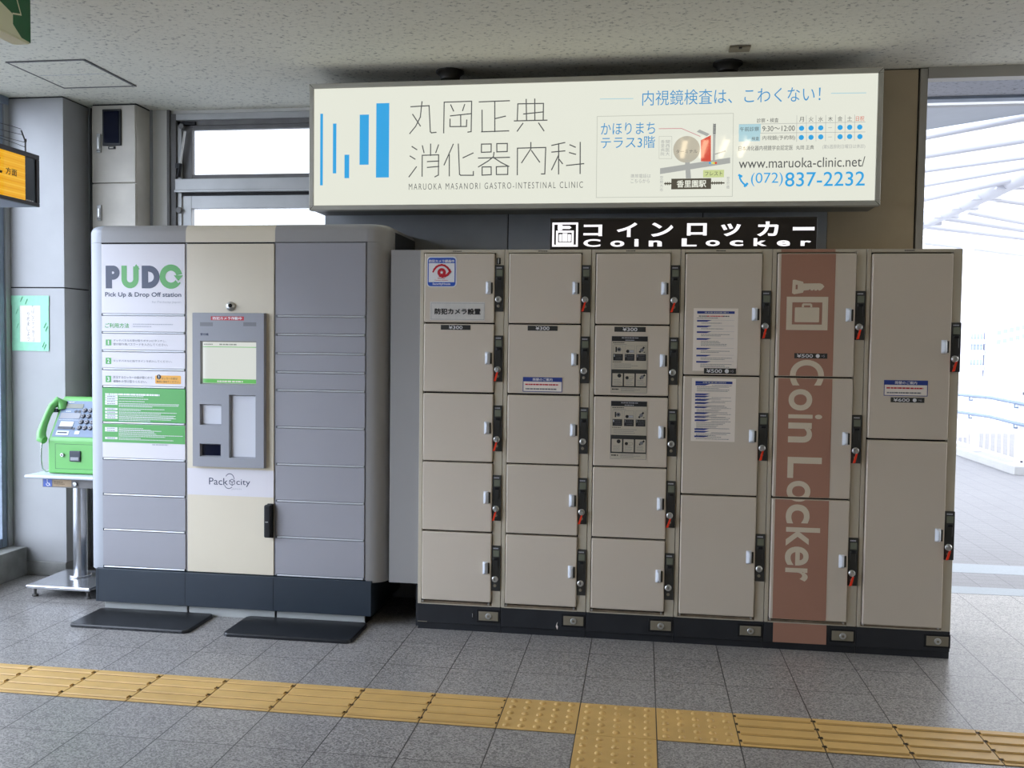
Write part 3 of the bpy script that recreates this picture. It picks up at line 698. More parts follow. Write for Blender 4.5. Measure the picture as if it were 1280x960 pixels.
# brown band with key, suitcase and lettering, cut at the door gaps
def band(parts):
    b = B(); d = D(b, (0, -.0124, 0))
    for z0, z1 in parts: d.rect(1.744, z0, 1.990, z1, 'brown', 1)
    return b, d
t5, d5 = DOORS[4]
kx0, kz0 = 1.7960,1.7340; kx1, _k = 1.9420,1.7340
def band_art(d):
    d.poly([(1.7980,1.7660),(1.8060,1.7680),(1.8460,1.7580),(1.8470,1.7500),(1.9220,1.7510),(1.9330,1.7470),(1.9420,1.7360),(1.9320,1.7240),(1.9220,1.7170),(1.9150,1.7190),(1.9120,1.7230),(1.9070,1.7170),(1.8990,1.7170),(1.8960,1.7230),(1.8890,1.7170),(1.8810,1.7180),(1.8780,1.7240),(1.8700,1.7190),(1.8490,1.7170),(1.8460,1.7070),(1.8050,1.6990),(1.7960,1.7050)], 'cream', 2)
    d.rect(1.8120,1.7440, 1.8210,1.7230, 'brown', 3)
    a0, a1, b0, b1 = 1.7730,1.6880, 1.9610,1.5320; d.frame(a0, a1, b0, b1, .026, 'cream', 2)
    d.rrect(1.8110,1.6380, 1.9220,1.5690, .004, 'cream', 2)
    d.poly([(1.8420,1.6390),(1.8430,1.6520),(1.8480,1.6570),(1.8830,1.6570),(1.8890,1.6520),(1.8900,1.6390)], 'cream', 2); d.rrect(1.8520,1.6480, 1.8810,1.6390, .003, 'brown', 3)
    d.text('C', 1.7960,1.3920, 1.9510,1.2710, 'cream', 2, .018, 8, rot=True)
    for ch, p in (('o', (1.7930,1.2540, 1.9010,1.1530)), ('i', (1.7940,1.1350, 1.9480,1.1140)), ('n', (1.7950,1.0950, 1.9040,1.0010)),
                  ('L', (1.7960,0.9320, 1.9520,0.8320)), ('o', (1.7950,0.8190, 1.9040,0.7200)), ('c', (1.7940,0.7070, 1.9030,0.6150)), ('k', (1.7970,0.5970, 1.9530,0.5070)), ('e', (1.7950,0.5050, 1.9040,0.4140)), ('r', (1.7980,0.4020, 1.9020,0.3390))):
        d.text(ch, *p, 'cream', 2, .018, 8, rot=True)
def clip(b, z0, z1):
    for z, up in ((z0, False), (z1, True)):
        g = list(b.bm.verts)+list(b.bm.edges)+list(b.bm.faces)
        bmesh.ops.bisect_plane(b.bm, geom=g, plane_co=(0, 0, z), plane_no=(0, 0, 1), clear_outer=up, clear_inner=not up)
for k, (z0, z1) in enumerate(ROWZ[3]):
    b, d = band([(0, 2)]); band_art(d); clip(b, z0+.003, z1-.003)
    b.build('brown_band', d5[k], 'brown film with cream lettering', fix=False)
b = B(); d = D(b, (0, -.0003, 0)); d.rect(1.744, LH-.015, 1.990, LH-.001, 'brown', 1); b.build('brown_band', t5, 'brown film', fix=False)
b = B(); b.box(1.751, 1.997, -.001, .0025, .037, .131, 'brown'); b.build('brown_band', t5, 'brown film')

# filler panel between the lockers and the parcel station
b = B(); b.box(-.158, -.003, .03, .05, .222, 1.915, 'pudo_cap', .002); b.box(-.158, -.150, .05, .52, .222, 1.90, 'pudo_cap'); b.box(-.02, -.003, .05, .5, 0, 1.90, 'dark_flank')
tag(b.build('filler_panel'), 'plain grey filler panel closing the gap between parcel station and coin lockers', 'panel')

# ================================================================== PARCEL STATION
pk = thing('parcel_locker', 'wide grey and ivory parcel pick-up station with touch screen and green instructions', 'parcel locker', (-.99, .3, 0))
PX = [-1.722, -1.243, -.758, -.274]
ZL = [1.945, 1.571, 1.477, 1.381, 1.285, 1.192, 1.002, .810, .620, .432, .233]
b = B(); b.box(-1.722, -.274, .02, .64, .24, 1.99, 'pudo_cap')
for x in PX: b.box(x-.005, x+.005, .002, .03, .236, 1.95, 'console')
b.box(-1.727, -1.718, -.002, .03, .236, 1.95, 'dark_joint'); b.box(-1.72, -.276, .004, .03, 1.944, 1.953, 'dark_joint')
b.build('cabinet', pk)
def outline(ins):
    """front outline of the station seen from above, inset by ins: left flank, corner, front, corner, right flank"""
    r = .105; L, R = -1.82+ins, -.166-ins; y0 = -.004+ins; rr = max(.03, r-ins*.6); pts = [(L, .64)]
    for k in range(9): a = math.pi - k*math.pi/16; pts.append((L+rr+rr*math.cos(a), y0+rr-rr*math.sin(a)))
    for x in PX[1:3]: pts.append((x, y0))
    for k in range(9): a = math.pi/2 - k*math.pi/16; pts.append((R-rr+rr*math.cos(a), y0+rr-rr*math.sin(a)))
    pts.append((R, .64)); return pts
LV = [(0, 1.953), (0, 2.005)] + [(.04*(1-math.cos(t*math.pi/12)), 2.005+.04*math.sin(t*math.pi/12)) for t in range(1, 7)]
SEG = [('corner_cap', 0, 9, 'pudo_post'), ('top_cap', 9, 10, 'pudo_cap'), ('top_cap', 10, 11, 'ivory'), ('top_cap', 11, 12, 'pudo_cap'), ('corner_cap', 12, 21, 'pudo_cap')]
for nm, s0, s1, m in SEG:
    b = B(); k0 = b.mi(m); rings = [[b.bm.verts.new((x, y, z)) for x, y in outline(i_)[s0:s1+1]] for i_, z in LV]
    for a, c_ in zip(rings, rings[1:]):
        for j in range(s1-s0): b.bm.faces.new((a[j], a[j+1], c_[j+1], c_[j])).material_index = k0
    top = rings[-1]; bk = [b.bm.verts.new((v.co.x, .64, v.co.z)) for v in (top[0], top[-1])]
    if s0 == 0: b.bm.faces.new([bk[1]] + top[::-1][:-1] + [bk[0]] if False else top + [bk[1]])
    elif s1 == 21: b.bm.faces.new(top + [bk[0]])
    else: b.bm.faces.new(top + [bk[1], bk[0]])
    b.build(nm, pk, {'ivory': 'ivory cap'}.get(m))
for side, m in ((0, 'pudo_post'), (1, 'pudo_cap')):
    b = B(); o_ = outline(0); pts = o_[0:10] if side == 0 else o_[12:]
    pts = [p for p in pts if p[1] < .2]
    if side == 0: pts = [(-1.82, .15)] + pts + [(-1.727, .03), (-1.727, .15)]
    else: pts = pts + [(-.166, .15), (-.269, .15), (-.269, .03)]
    b.prism([(x, y, .222) for x, y in pts], (0, 0, 1.952-.222), m); b.build('corner_post', pk)
b = B(); b.box(-.19, -.170, .15, .64, .24, 1.953, 'pudo_cap'); b.box(-.172, -.1655, .13, .63, 1.86, 2.015, 'dark_flank'); b.build('flank', pk, 'side flank with a dark upper strip')
b = B(); b.box(-1.815, -1.79, .15, .64, .24, 1.953, 'pudo_cap'); b.build('flank', pk)
b = B(); b.box(-1.748, -.237, -.022, .62, .055, .232, 'dark_steel', .002)
for x in PX[1:3]: b.box(x-.001, x+.001, -.0226, 0, .056, .231, 'black')
b.box(-1.735, -1.7335, -.0226, 0, .056, .231, 'black'); b.build('skirt', pk, 'dark blue-grey skirt')
b = B()
for x0, x1 in zip(PX, PX[1:]): b.box(x0+.006, x1-.006, .01, .6, 0, .056, 'base_grey', .001)
b.box(-1.716, -.28, .02, .59, 0, .055, 'dark_joint'); b.build('base', pk, 'pale steel base')

def greek_green(d, rows):
    for (u, v, w_, tag_) in rows: pass
def pdoor(c, k):
    x0, x1 = PX[c]+.0055, PX[c+1]-.0055; z1 = ZL[k]; z0 = ZL[k+1]+.012
    if c == 2 and k == 0: z1 += .004
    b = B(); m = 'pudo_grey'
    if c == 0 and k < 5: m = 'pudo_white'
    if c == 0 and k == 5: m = 'pudo_green'
    if c == 0 and k == 6: m = 'pudo_white'
    b.box(x0, x1, -.004, .018, z0, z1, m, .0015); d = D(b, (0, -.004, 0))
    if c == 0: art(d, k, x0, x1, z0, z1)
    return b, (x0, x1, z0, z1)
def art(d, k, x0, x1, z0, z1):
    if k == 0:
        a = -1.6910,1.8330; q = -1.6120,1.7140; h = a[1]-q[1]; w = .036
        d.rect(a[0], a[1], a[0]+w, q[1], 'navy', 1)
        r = h*.31; cx, cy = q[0]-r, a[1]-r
        d.rect(a[0]+w, a[1], cx, a[1]-w*.85, 'navy', 1); d.rect(a[0]+w, a[1]-2*r, cx, a[1]-2*r+w*.85, 'navy', 1); d.arc(cx, cy, r-w*.85, r, -90, 90, 'navy', 1)
        a = -1.6020,1.8330; q = -1.5050,1.7150; wu = q[0]-a[0]; r = wu/2; cx, cy = a[0]+r, q[1]+r
        d.rect(a[0], a[1], a[0]+w*.85, cy, 'pudo_green', 1); d.rect(q[0]-w*.85, a[1]-.004, q[0], cy, 'pudo_green', 1); d.arc(cx, cy, r-w*.85, r, 180, 360, 'pudo_green', 1)
        d.poly([(-1.5370,1.8140),(-1.5180,1.8410),(-1.4980,1.8140)], 'pudo_green', 3)
        a = -1.4880,1.8330; q = -1.3880,1.7150; r = (a[1]-q[1])/2; cx = q[0]-r; cy = q[1]+r
        d.rect(a[0], a[1], a[0]+w, q[1], 'navy', 1); d.rect(a[0]+w, a[1], cx, a[1]-w*.85, 'navy', 1); d.rect(a[0]+w, q[1], cx, q[1]+w*.85, 'navy', 1); d.arc(cx, cy, r-w*.9, r, -90, 90, 'navy', 1)
        cx, cy = -1.3250,1.7760; r = h*.53; d.arc(cx, cy, r-w*.9, r, 12, 330, 'pudo_green', 2, 36)
        d.poly([(-1.3090,1.7830),(-1.2580,1.7830),(-1.2830,1.7540)], 'pudo_green', 3); d.line([(-1.3040,1.7680),(-1.2840,1.7460),(-1.2600,1.7670)], .005, 'pudo_white', 3)
        d.text('Pick Up & Drop Off station', -1.6940,1.6940, -1.2690,1.6650, 'navy', 1, 0, 4, fat=.0008); d.text('by Packcity Japan', -1.4300,1.6510, -1.2700,1.6370, 'pale_ink', 1)
    if k == 1:
        d.text('ご利用方法', -1.6960,1.5320, -1.5610,1.5080, 'pudo_green', 1, 0, fat=.0007)
        u, v = -1.5390,1.5280; d.dashes(u, v, (-1.3150,1.5300)[0], .005, 'pale_ink', 1, .85); u, v = -1.5400,1.5160; d.dashes(u, v, (-1.4350,1.5170)[0], .005, 'pale_ink', 1, .85)
    sq = {2: (612, 649, '1'), 3: (724, 763, '2'), 4: (835, 876, '3')}
    if k in sq:
        y0, y1, ch = sq[k]
        p = {2: (-1.6930,1.4460, -1.6610,1.4150), 3: (-1.6940,1.3500, -1.6620,1.3170), 4: (-1.6950,1.2550, -1.6630,1.2210)}[k]
        d.rect(*p, 'pudo_green', 1); w = p[2]-p[0]; h = p[1]-p[3]; d.text(ch, p[0]+(.40 if ch == '1' else .32)*w, p[3]+.17*h, p[0]+(.58 if ch == '1' else .68)*w, p[3]+.83*h, 'white', 2, 0, fat=.0004)
    if k == 2: d.text('タッチパネルの受け取りボタンにタッチし、', -1.6500,1.4480, -1.3530,1.4360, 'text_ink', 1); d.text('受け取り用パスワードを入力してください。', -1.6500,1.4290, -1.3440,1.4150, 'text_ink', 1)
    if k == 3: d.text('タッチパネルに指でサインを記入してください。', -1.6510,1.3410, -1.3210,1.3290, 'text_ink', 1)
    if k == 4:
        d.text('該当するロッカーの扉が開くので、', -1.6520,1.2560, -1.4250,1.2410, 'text_ink', 1); d.text('荷物をお受け取りください。', -1.6520,1.2340, -1.4620,1.2200, 'text_ink', 1)
        d.rrect(-1.4150,1.2620, -1.2710,1.2180, .006, 'orange', 1); d.disc(-1.3940,1.2540, .0125, 'ink', 2); u, v = -1.3940,1.2540; d.rect(u-.0015, v-.002, u+.0015, v+.007, 'white', 3); d.disc(u, v-.006, .0016, 'white', 3, 8)
        d.text('ロッカーの扉は', -1.3790,1.2520, -1.2910,1.2410, 'ink', 2); d.text('確実に閉めてください。', -1.4070,1.2350, -1.2800,1.2240, 'ink', 2)
    if k == 5:
        u, v = -1.6980,1.1580; d.dashes(u, v, (-1.3910,1.1640)[0], .009, 'white', 1, .88)
        for y_ in (76, 91, 106, 120, 152, 172, 191, 206):
            pass
        for p, n in zip([(-1.6980,1.1460),(-1.6980,1.1330),(-1.6990,1.1200),(-1.6990,1.1080),(-1.6990,1.0800),(-1.6990,1.0630),(-1.6990,1.0470),(-1.6990,1.0340)], (1, 1, 1, 3, 2, 2, 2, 3)):
            d.rect(p[0], p[1]+.0055, p[0]+.071, p[1]-.0055, 'white', 1); d.dashes(p[0]+.012, p[1], p[0]+.058, .004, 'grey_ink', 2, .8)
            for q in range(n): d.dashes(p[0]+.078, p[1]+.002-.0075*q, p[0]+random.uniform(.2, .43), .0035, 'pudo_white', 1, .8)
    if k == 6:
        zc = (-1.5660,0.9040)[1]; d.rect(x0+.001, z1-.001, x1-.001, zc, 'pudo_green', 1)
        for p, n in zip([(-1.7000,0.9780),(-1.7000,0.9660),(-1.7000,0.9260)], (2, 5, 2)):
            d.rect(p[0], p[1]+.0055, p[0]+.071, p[1]-.0055, 'white', 2); d.dashes(p[0]+.012, p[1], p[0]+.058, .004, 'grey_ink', 3, .8)
            for q in range(n): d.dashes(p[0]+.078, p[1]+.002-.0075*q, p[0]+random.uniform(.2, .44), .0035, 'pudo_white', 2, .8)
        u, v = -1.4330,0.8970; d.dashes(u, v, u+.09, .007, 'pale_ink', 1, .85)
for c in (0, 2):
    for k in range(10):
        b, (x0, x1, z0, z1) = pdoor(c, k)
        lab = None
        if c == 0: lab = {0: 'white door with green and navy logo', 1: 'white door with green heading', 2: 'white door with step 1', 3: 'white door with step 2', 4: 'white door with step 3 and orange label', 5: 'green door with small white print', 6: 'door half green, half white'}.get(k)
        dr = b.build('locker_door', pk, lab)
        b = B(); b.tube([(x0+.008, -.002, z0-.006), (x1-.006, -.002, z0-.006)], .0046, 'lip', 8); b.build('edge_trim', dr)
# centre column
b = B(); b.box(PX[1]+.0055, PX[2]-.0055, -.004, .018, .236, 1.945, 'ivory', .0015); d = D(b, (0, -.004, 0))
d.rect(PX[1]+.006, -0.9910,0.7860, PX[2]-.006, -0.9910,0.6380, 'pudo_white', 1) if False else d.rect(PX[1]+.006, .781, PX[2]-.006, .642, 'pudo_white', 1)
d.text('Pack', -1.1170,0.7340, -1.0130,0.6980, 'navy', 2, .0); d.text('city', -0.9670,0.7300, -0.8910,0.6920, 'navy', 2, .0)
cx, cy = -0.9900,0.7140
hexa = [(cx+.016*math.cos(math.radians(90+60*k)), cy+.016*math.sin(math.radians(90+60*k))) for k in range(7)]
d.line(hexa, .003, 'navy', 2); d.line([hexa[1], (cx, cy), hexa[5]], .003, 'navy', 2); d.line([(cx, cy), hexa[3]], .003, 'navy', 2)
d.arc(*-1.0030,0.7300, .0225, .0255, 20, 160, 'navy', 2) if False else None
u, v = -1.0030,0.7290; d.arc(u, v, .0225, .0255, 0, 150, 'navy', 2, sq=1.2); u, v = -1.0090,0.7070; d.arc(u, v, .0225, .0255, 200, 320, 'navy', 2, sq=1.1)
d.text('JAPAN', -0.9940,0.6830, -0.9380,0.6730, 'pale_ink', 2)
cp = b.build('centre_panel', pk, 'ivory centre panel with white logo band')
b = B(); cx, cy = -0.9970,1.6240; b.lathe((cx, -.004, cy), [(.024, 0), (.024, -.006), (.018, -.016), (.008, -.022)], 'chrome', 20, 'Y'); b.lathe((cx+.003, -.012, cy+.002), [(.014, 0), (.014, -.008), (.008, -.014)], 'black', 16, 'Y'); b.build('camera_dome', cp, 'small round black camera eye')
b = B(); a = -0.8030,0.6070; q = -0.7660,0.4380; b.box(a[0], q[0], -.040, -.004, q[1], a[1], 'black', .008, 3); b.box(a[0]+.008, q[0]+.004, -.016, -.004, q[1]-.004, a[1]+.004, 'black', .003); b.box(a[0]+.010, a[0]+.024, -.042, -.036, (q[1]+a[1])/2-.004, (q[1]+a[1])/2, 'chrome'); b.build('door_handle', cp, 'black vertical handle')
# console: plate built round its four openings
cX0, cX1, cZ0, cZ1 = -1.194, -.807, .795, 1.588
OP = [(-1.152, -.848, 1.222, 1.446), (-1.155, -1.037, 1.010, 1.119), (-1.155, -1.040, .846, .914), (-.995, -.851, .843, 1.170)]
b = B(); xs = sorted({cX0, cX1, *[o[0] for o in OP], *[o[1] for o in OP]}); zs = sorted({cZ0, cZ1, *[o[2] for o in OP], *[o[3] for o in OP]})
for xa, xb in zip(xs, xs[1:]):
    for za, zb in zip(zs, zs[1:]):
        xm, zm = (xa+xb)/2, (za+zb)/2
        if not any(o[0] < xm < o[1] and o[2] < zm < o[3] for o in OP): b.poly([(xa, -.030, za), (xb, -.030, za), (xb, -.030, zb), (xa, -.030, zb)], 'console')
def rim(b, x0, x1, z0, z1, ya, yb, m, g=0.0):
    A = [(x0, z0), (x1, z0), (x1, z1), (x0, z1)]; Bq = [(x0+g, z0+g), (x1-g, z0+g), (x1-g, z1-g), (x0+g, z1-g)]
    for k in range(4):
        p, q = A[k], A[(k+1) % 4]; p2, q2 = Bq[k], Bq[(k+1) % 4]
        b.poly([(p[0], ya, p[1]), (q[0], ya, q[1]), (q2[0], yb, q2[1]), (p2[0], yb, p2[1])], m)
rim(b, cX0, cX1, cZ0, cZ1, -.030, -.004, 'console', -.003)
for o in OP: rim(b, *o, -.030, -.010, 'console', .006)
d = D(b, (0, -.030, 0))
d.rect(-1.0930,1.5720, -0.9140,1.5520, 'red_ink', 1); d.text('防犯カメラ作動中', -1.0820,1.5690, -0.9250,1.5550, 'white', 2, 0, fat=.0005)
for p in ((-1.1520,1.5410, -1.0820,1.5210), (-0.9170,1.5430, -0.8470,1.5230)): d.rect(*p, 'grey_ink', 1)
d.text('受付機', -1.1500,1.4850, -1.1060,1.4730, 'navy', 1, 0, fat=.0006)
b.box(cX0+.01, cX1-.01, -.008, -.004, cZ0+.01, cZ1-.01, 'console')
cs = b.build('console', pk, 'grey raised console', fix=False)
b = B(); x0, x1, z0, z1 = OP[0]; b.box(x0+.006, x1-.006, -.013, -.008, z0+.006, z1-.006, 'screen'); d = D(b, (0, -.013, 0)); h = z1-z0; w = x1-x0
d.rect(x0+.007, z0+.007, x1-.007, z0+.125*h, 'screen_green', 1); d.rect(x0+.007, z1-.13*h, x1-.007, z1-.145*h, 'screen_green', 1); d.dashes(x0+.32*w, z1-.08*h, x0+.64*w, .007, 'screen_grey', 1); d.dashes(x0+.04*w, z1-.08*h, x0+.2*w, .006, 'screen_grey', 1); d.dashes(x0+.28*w, z0+.07*h, x0+.74*w, .008, 'screen', 2)
b.build('touch_screen', cs, 'lit white and green screen')
b = B(); x0, x1, z0, z1 = OP[1]; b.box(x0+.006, x1-.006, -.012, -.008, z0+.006, z1-.006, 'console_pale'); b.build('signature_pad', cs, 'pale square plate')
b = B(); x0, x1, z0, z1 = OP[2]; b.box(x0+.004, x1-.004, -.012, -.008, z0+.004, z1-.004, 'navy_glass'); b.build('scanner_window', cs, 'dark navy scanner window')
b = B(); x0, x1, z0, z1 = OP[3]; b.box(x0+.006, x1-.006, -.012, -.008, z0+.006, z1-.006, 'console_pale'); b.build('blank_plate', cs, 'tall pale plate')

# floor mats in front of the station
for x0, x1, lab in ((-1.728, -1.090, 'black rubber mat below the instruction doors of the parcel station'), (-.909, -.256, 'black rubber mat below the plain grey doors of the parcel station')):
    b = B(); t_ = bmesh.new(); bmesh.ops.create_cube(t_, size=1)
    for v in t_.verts: v.co = Vector(((x0+x1)/2+v.co.x*(x1-x0), -.145+v.co.y*.295, .009+v.co.z*.018))
    e = [e for e in t_.edges if abs(e.verts[0].co.z-e.verts[1].co.z) > .01]; bmesh.ops.bevel(t_, geom=e, offset=.03, segments=5, profile=.5, affect='EDGES')
    e = [e for e in t_.edges if all(v.co.z > .017 for v in e.verts) and len(e.link_faces) == 2 and any(abs(f.normal.z) < .5 for f in e.link_faces)]
    bmesh.ops.bevel(t_, geom=e, offset=.008, segments=3, profile=.5, affect='EDGES'); b.merge(t_, 'rubber')
    tag(b.build('floor_mat'), lab, 'mat', 'black mats before the parcel station')

# ================================================================== SIGNS
sg = thing('light_box_sign', 'large lit white clinic light box hung over the coin lockers', 'sign', (.79, .35, 2.145))
X0, X1, Z0, Z1, YF, YB = -.666, 2.238, 2.146, 2.81, .225, .455
b = B(); fw = .026
for a in ((X0, X1, Z1-fw, Z1), (X0, X1, Z0, Z0+fw)): b.box(a[0], a[1], YF, YF+.05, a[2], a[3], 'frame_grey', .003)
for a in ((X0, X0+fw, Z0+fw, Z1-fw), (X1-fw, X1, Z0+fw, Z1-fw)): b.box(a[0], a[1], YF, YF+.05, a[2], a[3], 'frame_grey', .003)
for cx, cz, sx, sz in ((X0, Z0, 1, 1), (X1, Z0, -1, 1), (X0, Z1, 1, -1), (X1, Z1, -1, -1)):
    b.poly([(cx+sx*.001, YF-.0003, cz+sz*.003), (cx+sx*.003, YF-.0003, cz+sz*.001), (cx+sx*fw, YF-.0003, cz+sz*(fw-.001)), (cx+sx*(fw-.001), YF-.0003, cz+sz*fw)], 'dark_joint')
b.box(X0+.004, X1-.004, YF+.05, YB, Z0+.004, Z1-.004, 'frame_under', .003); b.build('housing', sg)
b = B(); b.box(X0+fw-.004, X1-fw+.004, .2305, .245, Z0+fw-.004, Z1-fw+.004, 'sg_white'); d = D(b, (0, .2305, 0), step=.0004)
for p in ((-0.6060,2.6540, -0.5910,2.2780), (-0.5360,2.6010, -0.5170,2.3400), (-0.4720,2.4370, -0.4460,2.3140), (-0.3900,2.6440, -0.3400,2.3830), (-0.3000,2.7010, -0.2300,2.3150)): d.rect(*p, 'sg_blue', 1)
ST = [[(-0.1140,2.6790),(-0.0170,2.6820),(-0.0090,2.5480),(-0.0030,2.5420),(0.0210,2.5440)], [(-0.0550,2.7030),(-0.0630,2.6250),(-0.0880,2.5770),(-0.1190,2.5410)], [(-0.1040,2.6390),(-0.0630,2.5790)],
 [(0.0620,2.5410),(0.0630,2.6980),(0.2080,2.6990),(0.2070,2.5440),(0.1900,2.5420)], [(0.0980,2.6830),(0.1130,2.6520)], [(0.1710,2.6830),(0.1610,2.6530)], [(0.0970,2.6270),(0.2060,2.6360)], [(0.1510,2.6290),(0.1520,2.5720)], [(0.0950,2.6100),(0.0950,2.5720),(0.1820,2.5710),(0.1830,2.6040)],
 [(0.2480,2.6950),(0.4050,2.6970)], [(0.3290,2.6950),(0.3310,2.5420)], [(0.3330,2.6080),(0.3850,2.6190)], [(0.2630,2.6520),(0.2650,2.5420)], [(0.2620,2.5420),(0.4030,2.5440)],
 [(0.4470,2.5960),(0.4490,2.6800),(0.5810,2.6790),(0.5810,2.5950)], [(0.4920,2.7010),(0.4950,2.5950)], [(0.5360,2.7020),(0.5380,2.5960)], [(0.4800,2.6280),(0.5810,2.6360)], [(0.4320,2.5940),(0.6000,2.5940)], [(0.4760,2.5800),(0.4480,2.5420)], [(0.5580,2.5800),(0.5850,2.5410)],
 [(-0.1060,2.4730),(-0.0810,2.4570)], [(-0.1160,2.4240),(-0.0900,2.4080)], [(-0.0820,2.3680),(-0.1210,2.3170)], [(-0.0510,2.4760),(-0.0420,2.4410)], [(-0.0070,2.4840),(-0.0070,2.4260)], [(0.0350,2.4790),(0.0210,2.4400)], [(-0.0510,2.3190),(-0.0510,2.4270),(0.0360,2.4280),(0.0360,2.3240),(0.0180,2.3150)], [(-0.0230,2.3940),(0.0370,2.3960)], [(-0.0230,2.3640),(0.0370,2.3680)],
 [(0.1130,2.4810),(0.0660,2.3760)], [(0.0930,2.4270),(0.0940,2.3190)], [(0.1400,2.4810),(0.1480,2.3260),(0.1550,2.3210),(0.2210,2.3200),(0.2210,2.3390)], [(0.2180,2.4340),(0.1660,2.4110)],
 [(0.2620,2.4790),(0.3130,2.4790),(0.3130,2.4380),(0.2620,2.4370),(0.2620,2.4790)], [(0.3420,2.4800),(0.3970,2.4800),(0.3970,2.4390),(0.3430,2.4380),(0.3420,2.4800)], [(0.2470,2.4080),(0.4090,2.4090)], [(0.3280,2.4350),(0.3250,2.4130),(0.2980,2.3920),(0.2480,2.3630)], [(0.3280,2.4080),(0.3660,2.3830),(0.4060,2.3630)], [(0.2670,2.3620),(0.3140,2.3620),(0.3150,2.3220),(0.2670,2.3200),(0.2670,2.3620)], [(0.3410,2.3620),(0.4010,2.3640),(0.4010,2.3220),(0.3420,2.3220),(0.3410,2.3620)],
 [(0.4510,2.3200),(0.4500,2.4550),(0.5960,2.4560),(0.5930,2.3220),(0.5760,2.3220)], [(0.5190,2.4820),(0.5190,2.4500),(0.4730,2.3810)], [(0.5230,2.4410),(0.5650,2.3830)],
 [(0.6270,2.4660),(0.6930,2.4790)], [(0.6280,2.4320),(0.6940,2.4370)], [(0.6620,2.4740),(0.6640,2.3210)], [(0.6630,2.4170),(0.6280,2.3430)], [(0.6670,2.3930),(0.6830,2.3730)], [(0.7200,2.4670),(0.7470,2.4550)], [(0.7180,2.4280),(0.7490,2.4190)], [(0.7040,2.3630),(0.7910,2.3710)], [(0.7720,2.4780),(0.7740,2.3220)]]
for s_ in ST: d.line(s_, .0056, 'sg_ink', 1)
d.text('MARUOKA MASANORI GASTRO-INTESTINAL CLINIC', -0.1220,2.2810, 0.7890,2.2490, 'sg_ink', 1, -.006, 3, False, 1.35)
d.text('内視鏡検査は、こわくない！', 1.0810,2.7300, 1.9450,2.6550, 'sg_text_blue', 1, -.002, 5)
d.line([(0.8700,2.6940),(1.0340,2.6920)], .004, 'sg_cyan', 1); d.line([(1.9960,2.6930),(2.1570,2.6910)], .004, 'sg_cyan', 1)
fr = [(0.8560,2.6070),(1.5300,2.6070),(1.5340,2.1980),(0.8580,2.1990),(0.8560,2.6070)]; d.line(fr, .003, 'sg_line', 1)
d.text('かほりまち', 0.8760,2.5730, 1.1470,2.5140, 'sg_text_blue', 1, 0, 5); d.text('テラス3階', 0.8770,2.5040, 1.1480,2.4440, 'sg_text_blue', 1, 0, 5)
d.text('携帯電話は', 1.0300,2.3150, 1.1300,2.2950, 'sg_grey', 1); d.text('こちらから', 1.0310,2.2900, 1.1250,2.2700, 'sg_grey', 1)
d.line([(1.1680,2.5010),(1.2310,2.5000),(1.2330,2.3890),(1.1700,2.3900),(1.1680,2.5010)], .002, 'sg_line', 1); d.vtext('香里病院', 1.1770,2.4840, 1.1960,2.4030, 'sg_grey', 1); d.vtext('関西医大', 1.2010,2.4830, 1.2220,2.4030, 'sg_grey', 1)
d.poly([(1.1760,2.3420),(1.5190,2.3900),(1.5200,2.3620),(1.1760,2.3130)], 'sg_grey', 1); cu, cv = 1.3050,2.4340; d.disc(cu, cv, .066, 'sg_tan', 2, 32); d.poly([(1.2980,2.3820),(1.3050,2.2900),(1.3300,2.2900),(1.3210,2.3820)], 'sg_grey', 2)
d.text('ターミナル', 1.2530,2.4330, 1.3590,2.4150, 'sg_ink', 3); d.poly([(1.3740,2.4780),(1.4230,2.5020),(1.4260,2.3720),(1.3770,2.3730)], 'sg_red', 2); d.poly([(1.3530,2.5200),(1.3660,2.5310),(1.4160,2.5080),(1.4040,2.4970)], 'sg_grey', 2)
d.poly([(1.4330,2.5580),(1.4460,2.5570),(1.4450,2.3740),(1.4340,2.3750)], 'sg_grey', 2); d.line([(1.4340,2.5580),(1.4340,2.5080)], .002, 'sg_ink', 3); d.line([(1.4440,2.5570),(1.4450,2.5080)], .002, 'sg_ink', 3)
for p in [(1.4330,2.5540),(1.4340,2.5440),(1.4340,2.5340),(1.4340,2.5240),(1.4340,2.5140)]: d.rect(p[0], p[1], p[0]+.012, p[1]-.004, 'sg_ink', 3)
d.line([(1.4460,2.4080),(1.4930,2.4220)], .006, 'sg_grey', 2); d.line([(1.1670,2.5390),(1.2780,2.5380),(1.3700,2.4970)], .003, 'sg_pink', 3)
d.rect(1.2330,2.2890, 1.4290,2.2360, 'sg_dark', 3); d.text('香里園駅', 1.2610,2.2800, 1.4040,2.2450, 'sg_white', 4, 0, fat=.0009); d.line([(1.2010,2.2650),(1.2340,2.2650)], .007, 'sg_dark', 3); d.line([(1.4290,2.2650),(1.4910,2.2650)], .007, 'sg_dark', 3)
for p in [(1.2050,2.2650),(1.2150,2.2650),(1.2240,2.2650),(1.4350,2.2650),(1.4460,2.2650),(1.4570,2.2650),(1.4680,2.2650),(1.4790,2.2650)]: d.rect(p[0]-.002, p[1]-.008, p[0]+.002, p[1]+.008, 'sg_dark', 3)
d.rect(1.3890,2.3300, 1.4910,2.2930, 'sg_green', 3); d.text('フレスト', 1.3980,2.3220, 1.4830,2.3020, 'sg_ink', 4); d.vtext('至枚方市', 1.1760,2.3040, 1.1930,2.2240, 'sg_grey', 1); d.vtext('至京橋', 1.5040,2.2960, 1.5190,2.2340, 'sg_grey', 1)
for p, m in zip([(1.4220,2.3650),(1.4310,2.3650),(1.4400,2.3640),(1.4500,2.3640)], ('sg_blue', 'sg_green', 'sg_yellow', 'sg_red')): d.disc(p[0], p[1], .006, m, 4, 12)
